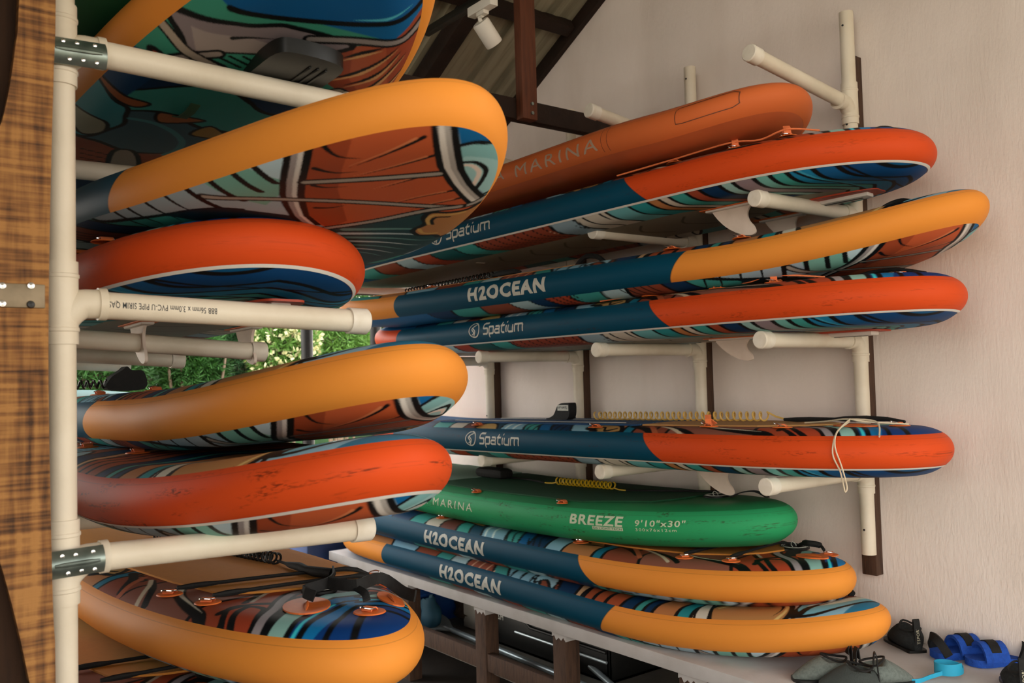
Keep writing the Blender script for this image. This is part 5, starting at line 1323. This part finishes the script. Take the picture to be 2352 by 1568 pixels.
KB = mat('black_knit', '#181b1b', .9, dirt='#2a2d2c', dscale=90, damt=.8, bump=.4, bscale=250)
KG = mat('grey_knit', '#6d7670', .9, dirt='#525a56', dscale=90, damt=.8, bump=.4, bscale=250)
KBL = mat('blue_knit', '#1b4fb0', .85, dirt='#143c8c', dscale=70, damt=.7, bump=.4, bscale=200)
shoe('water_shoe', 'black knitted water shoe against the wall beside the lowest board', at(2078, 1482, 2, BZ), 1.0, KB, .2, txt='TSPORT', scale=1.1)
shoe('water_shoe', 'grey water shoe half under the tip of the lowest board, black tab raised', at(1890, 1560, 2, BZ), 2.5, KG, .21, txt='SPORT')
shoe('water_shoe', 'grey and black water shoe at the bottom edge, left of the cyan strap', at(2030, 1568, 2, BZ), -.6, KG, .20, txt='TSPORT')
shoe('water_shoe', 'dark grey water shoe lying between the two other grey shoes', at(1950, 1580, 2, BZ), 2.2, mat('dark_grey_knit', '#3c423f', .9, bump=.4, bscale=250), .19, txt='SPORT')
shoe('water_shoe', 'black water shoe with yellowish tab print at the right edge', at(2338, 1580, 2, BZ), .6, KB, .2, txt='TSPORT')
# blue padded straps / slippers
def slipper(label, pos, heading, L=.26):
    pos = np.array([pos[0], pos[1], BZ]); o = thing('blue_slipper', label, 'slipper', pos, 'blue slippers against the wall')
    u = np.array([math.cos(heading), math.sin(heading), 0]); w = np.array([-u[1], u[0], 0]); z = np.array([0, 0, 1.0])
    prof = [(x * L, y_ * .05) for x, y_ in ((-.5, -.5), (-.42, -.85), (-.1, -.75), (.2, -.98), (.4, -.85), (.5, -.3), (.5, .3), (.4, .85), (.2, .98), (-.1, .75), (-.42, .85), (-.5, .5))]
    b = MB(); b.prism(smooth_poly(prof, True, 3), pos + z * .014, u, w, z, .026); b.build('sole', KBL, o)
    arc = [pos + u * L * .08 + w * .052 * math.cos(a) + z * (.02 + .055 * math.sin(a)) for a in np.linspace(0, math.pi, 12)]
    b = MB(); b.ribbon(arc, u, .085, .012); sp = b.build('upper_band', KBL, o)
    b = MB(); b.ribbon([p + np.array([0, 0, .007]) for p in arc], u, .035, .006); b.build('black_trim', BLACK, sp)
    arc = [pos - u * L * .36 + w * .046 * math.cos(a) + z * (.02 + .06 * math.sin(a)) - u * .03 * math.sin(a) for a in np.linspace(0, math.pi, 12)]
    b = MB(); b.ribbon(arc, u * .3 + z, .03, .01); b.build('heel_strap', BLACK, o)
    return o


slipper('blue knitted slipper with black trim, nearer the orange board', at(2205, 1508, 2, BZ), -.55, .2)
slipper('blue knitted slipper lying against the wall behind the black shoe', at(2285, 1524, 2, BZ), 2.5, .2)
cy = thing('cyan_strap', 'bright cyan coiled strap lying on the bench near the blue slippers', 'strap', at(2170, 1556, 2, BZ))
c = at(2180, 1552, 2, BZ); b = MB()
b.ribbon(np.array([c + np.array([.045 * math.cos(t), .045 * math.sin(t), .012 + .003 * t]) for t in np.linspace(0, 11, 60)]), (0, 0, 1), .02, .003)
b.ribbon(smooth_poly([c + np.array(q) for q in ((-.045, .0, .02), (-.09, .02, .012), (-.14, .03, .008), (-.17, .05, .008))], False, 5), (0, 0, 1), .014, .003); b.build('strap_coil', mat('cyan_webbing', '#2aa6cc', .6), cy)

# ------------------------------------------------------------------ track spotlight
zt = 1.72
ta = at(979, 83, 2, zt); tb_ = at(1085, 20, 2, zt)
tk = thing('lighting_track', 'black ceiling track carrying the white spotlight', 'track', (ta[0], ta[1], zt))
b = MB(); b.bbox((ta[0] - .018, 1.2, zt), (ta[0] + .018, ta[1], zt + .035), .003); b.build('track_channel', BLACKP, tk)
for yy in (1.6, 3.2):
    b = MB(); b.tube([(ta[0], yy, zt + .03), (ta[0], yy, roofz(yy) - .01)], .006, 6); b.build('suspension_rod', BLACKP, tk)
WL = mat('white_lamp_paint', '#ece6da', .4)
sp = at(1108, 20, 0, ta[0])
ls = thing('spotlight', 'white cylindrical spotlight hanging from the black ceiling track', 'spotlight', (sp[0], sp[1], zt))
b = MB(); b.bbox((ta[0] - .022, sp[1] - .09, zt - .045), (ta[0] + .022, sp[1] + .09, zt - .001), .004); b.bbox((ta[0] - .016, sp[1] - .03, zt - .062), (ta[0] + .016, sp[1] + .03, zt - .04), .004); b.build('adapter', WL, ls)
h0 = at(1103, 50, 0, ta[0]); h1 = at(1136, 102, 0, ta[0] + .085)
b = MB(); b.tube(smooth_poly([(ta[0], sp[1], zt - .06), (ta[0], h0[1] + .004, h0[2] + .02), h0 + (h1 - h0) * .18], False, 3), .010, 10); b.build('stem', WL, ls)
ax = (h1 - h0) / np.linalg.norm(h1 - h0); Lh = np.linalg.norm(h1 - h0); r = .042
b = MB(); b.lathe([(0, 0), (r * .88, 0), (r, .008), (r, Lh - .006), (r * .94, Lh), (r * .86, Lh - .004), (r * .8, Lh - .03), (0, Lh - .03)], h0, ax, 28); bd = b.build('lamp_body', WL, ls)
n1 = np.cross(ax, [0, 0, 1.0]); n1 /= np.linalg.norm(n1); n2 = np.cross(ax, n1); b = MB()
for rr, k in ((.5, 10), (.66, 14), (.82, 18)):
    for i in range(k):
        a = 2 * math.pi * i / k; b.lathe([(0, .0006), (.0018, .0006), (.0018, 0)], h0 + (n1 * math.cos(a) + n2 * math.sin(a)) * r * rr, -ax, 6)
b.build('vent_holes', BLACKP, bd)

# ------------------------------------------------------------------ outside: posts and trees beyond the far end
for px, lab, yy in ((705, 'dark round roof post outside, seen under the left rack', 6.3), (863, 'dark round roof post outside, seen between the two racks', 6.3)):
    c = at(px, 790, 1, yy)
    b = MB(); b.tube([(c[0], yy, -H), (c[0], yy, .62)], .045, 16)
    tag(b.build('roof_post', BLACKP), lab, 'post', 'posts beyond the far end')
rng = np.random.default_rng(7)
LEAF = [mat('leaf_green', '#3d6e2c', .6, dirt='#1f4018', dscale=3, damt=.8), mat('leaf_light', '#6f9a44', .6, dirt='#44702a', dscale=3, damt=.8), mat('leaf_dark', '#2b5227', .7, dirt='#173016', dscale=3, damt=.8)]
PETAL = mat('pale_blossom', '#efe9b4', .6)
TWIG = mat('twig_bark', '#8a7560', .8)


def bush(label, c, r, n, leafm, blossoms=0):
    c = np.array(c, float); o = thing('leafy_bush', label, 'bush', (c[0], c[1], -H), 'bushes beyond the far end')
    # tufts: each a fan of narrow leaves
    v = []; f = []
    def leaf(p, d, L, w):
        s = np.cross(d, rng.normal(size=3)); s /= np.linalg.norm(s) + 1e-9; k = len(v)
        v.extend([p, p + d * L * .5 + s * w, p + d * L, p + d * L * .5 - s * w]); f.append((k, k + 1, k + 2, k + 3))
    for i in range(int(n * 1.7)):
        q = rng.normal(size=3); q /= np.linalg.norm(q); p = c + q * r * rng.uniform(.55, 1.0)
        g = q + rng.normal(size=3) * .6 + np.array([0, 0, .2])
        for j in range(7):
            d = g + rng.normal(size=3) * .7; d /= np.linalg.norm(d); leaf(p, d, rng.uniform(.05, .12), .006)
    b = MB(); b.add(v, f); b.build('foliage', leafm, o, smooth=False)
    b = MB()
    for i in range(16):
        q = rng.normal(size=3); q /= np.linalg.norm(q); q[2] = abs(q[2]); e = c + q * r * .95
        b.tube(smooth_poly([(c[0], c[1], -H + .2), c * .6 + e * .4 + rng.normal(size=3) * .1, e], False, 4), np.linspace(.02, .004, 9), 6)
    b.tube([(c[0], c[1], -H), (c[0], c[1], c[2])], [.06, .04], 8); b.build('branches', TWIG, o)
    if blossoms:
        v = []; f = []
        for i in range(blossoms):
            q = rng.normal(size=3); q /= np.linalg.norm(q); q[1] = -abs(q[1]); p = c + q * r * rng.uniform(.9, 1.06)
            for j in range(8):
                d = rng.normal(size=3); d /= np.linalg.norm(d); leaf(p + d * .04, d, .05, .02)
        b = MB(); b.add(v, f); b.build('blossoms', PETAL, o, smooth=False)
    return o


for px, py, Y, r, n, m_, bl, lab in ((215, 850, 8.0, (.42, .4, .5), 1300, 0, 0, 'feathery green bush leftmost beyond the left rack'), (330, 860, 9.3, (.46, .4, .5), 1300, 0, 0, 'feathery green bush behind the raised black cuff'),
                                 (440, 850, 8.1, (.30, .3, .42), 1200, 0, 0, 'feathery green bush beneath the end of the second pvc arm'), (560, 820, 9.6, (.42, .36, .5), 1300, 2, 0, 'dark green bush behind the end of the long pvc arm'), (650, 800, 8.0, (.32, .3, .36), 800, 1, 90, 'bush with pale yellow blossoms beside the dark post'),
                                 (775, 790, 9.2, (.40, .36, .5), 1300, 1, 0, 'bright green bush right of the dark post'), (885, 690, 10.4, (.55, .45, .7), 1200, 0, 10, 'green tree crown seen between the two racks')):
    c = at(px, py, 1, Y); bush(lab, c, np.array(r), n, LEAF[m_], bl)
b = MB(); b.box((-2, 12.5, -H), (9, 12.7, .9)); tag(b.build('clipped_hedge', LEAF[2]), 'dark clipped hedge closing the view beyond the bushes', 'hedge')
# black cuff standing on the orange nosed board of the left rack
p = at(283, 872, 1, 3.0)
cf = thing('ankle_leash', 'black cuff and coil standing on the upper orange nosed board before the bushes', 'leash', (p[0], p[1], -.03), 'coiled ankle leashes')
b = MB(); b.prism(smooth_poly([(-.05, 0), (-.045, .035), (-.01, .06), (.005, .072), (.02, .06), (.055, .055), (.058, 0)], True, 4), (p[0], p[1], p[2] - .03), (1, 0, 0), (0, 0, 1), (0, 1, 0), .06); b.build('ankle_cuff', BLACK, cf)
b = MB(); b.tube(helix((p[0] - .05, p[1], p[2] - .012), (p[0] - .3, p[1] + .05, p[2] - .012), .012, 14, (0, 0, 1), 10), .0035, 6); b.build('coil', BLACKP, cf)
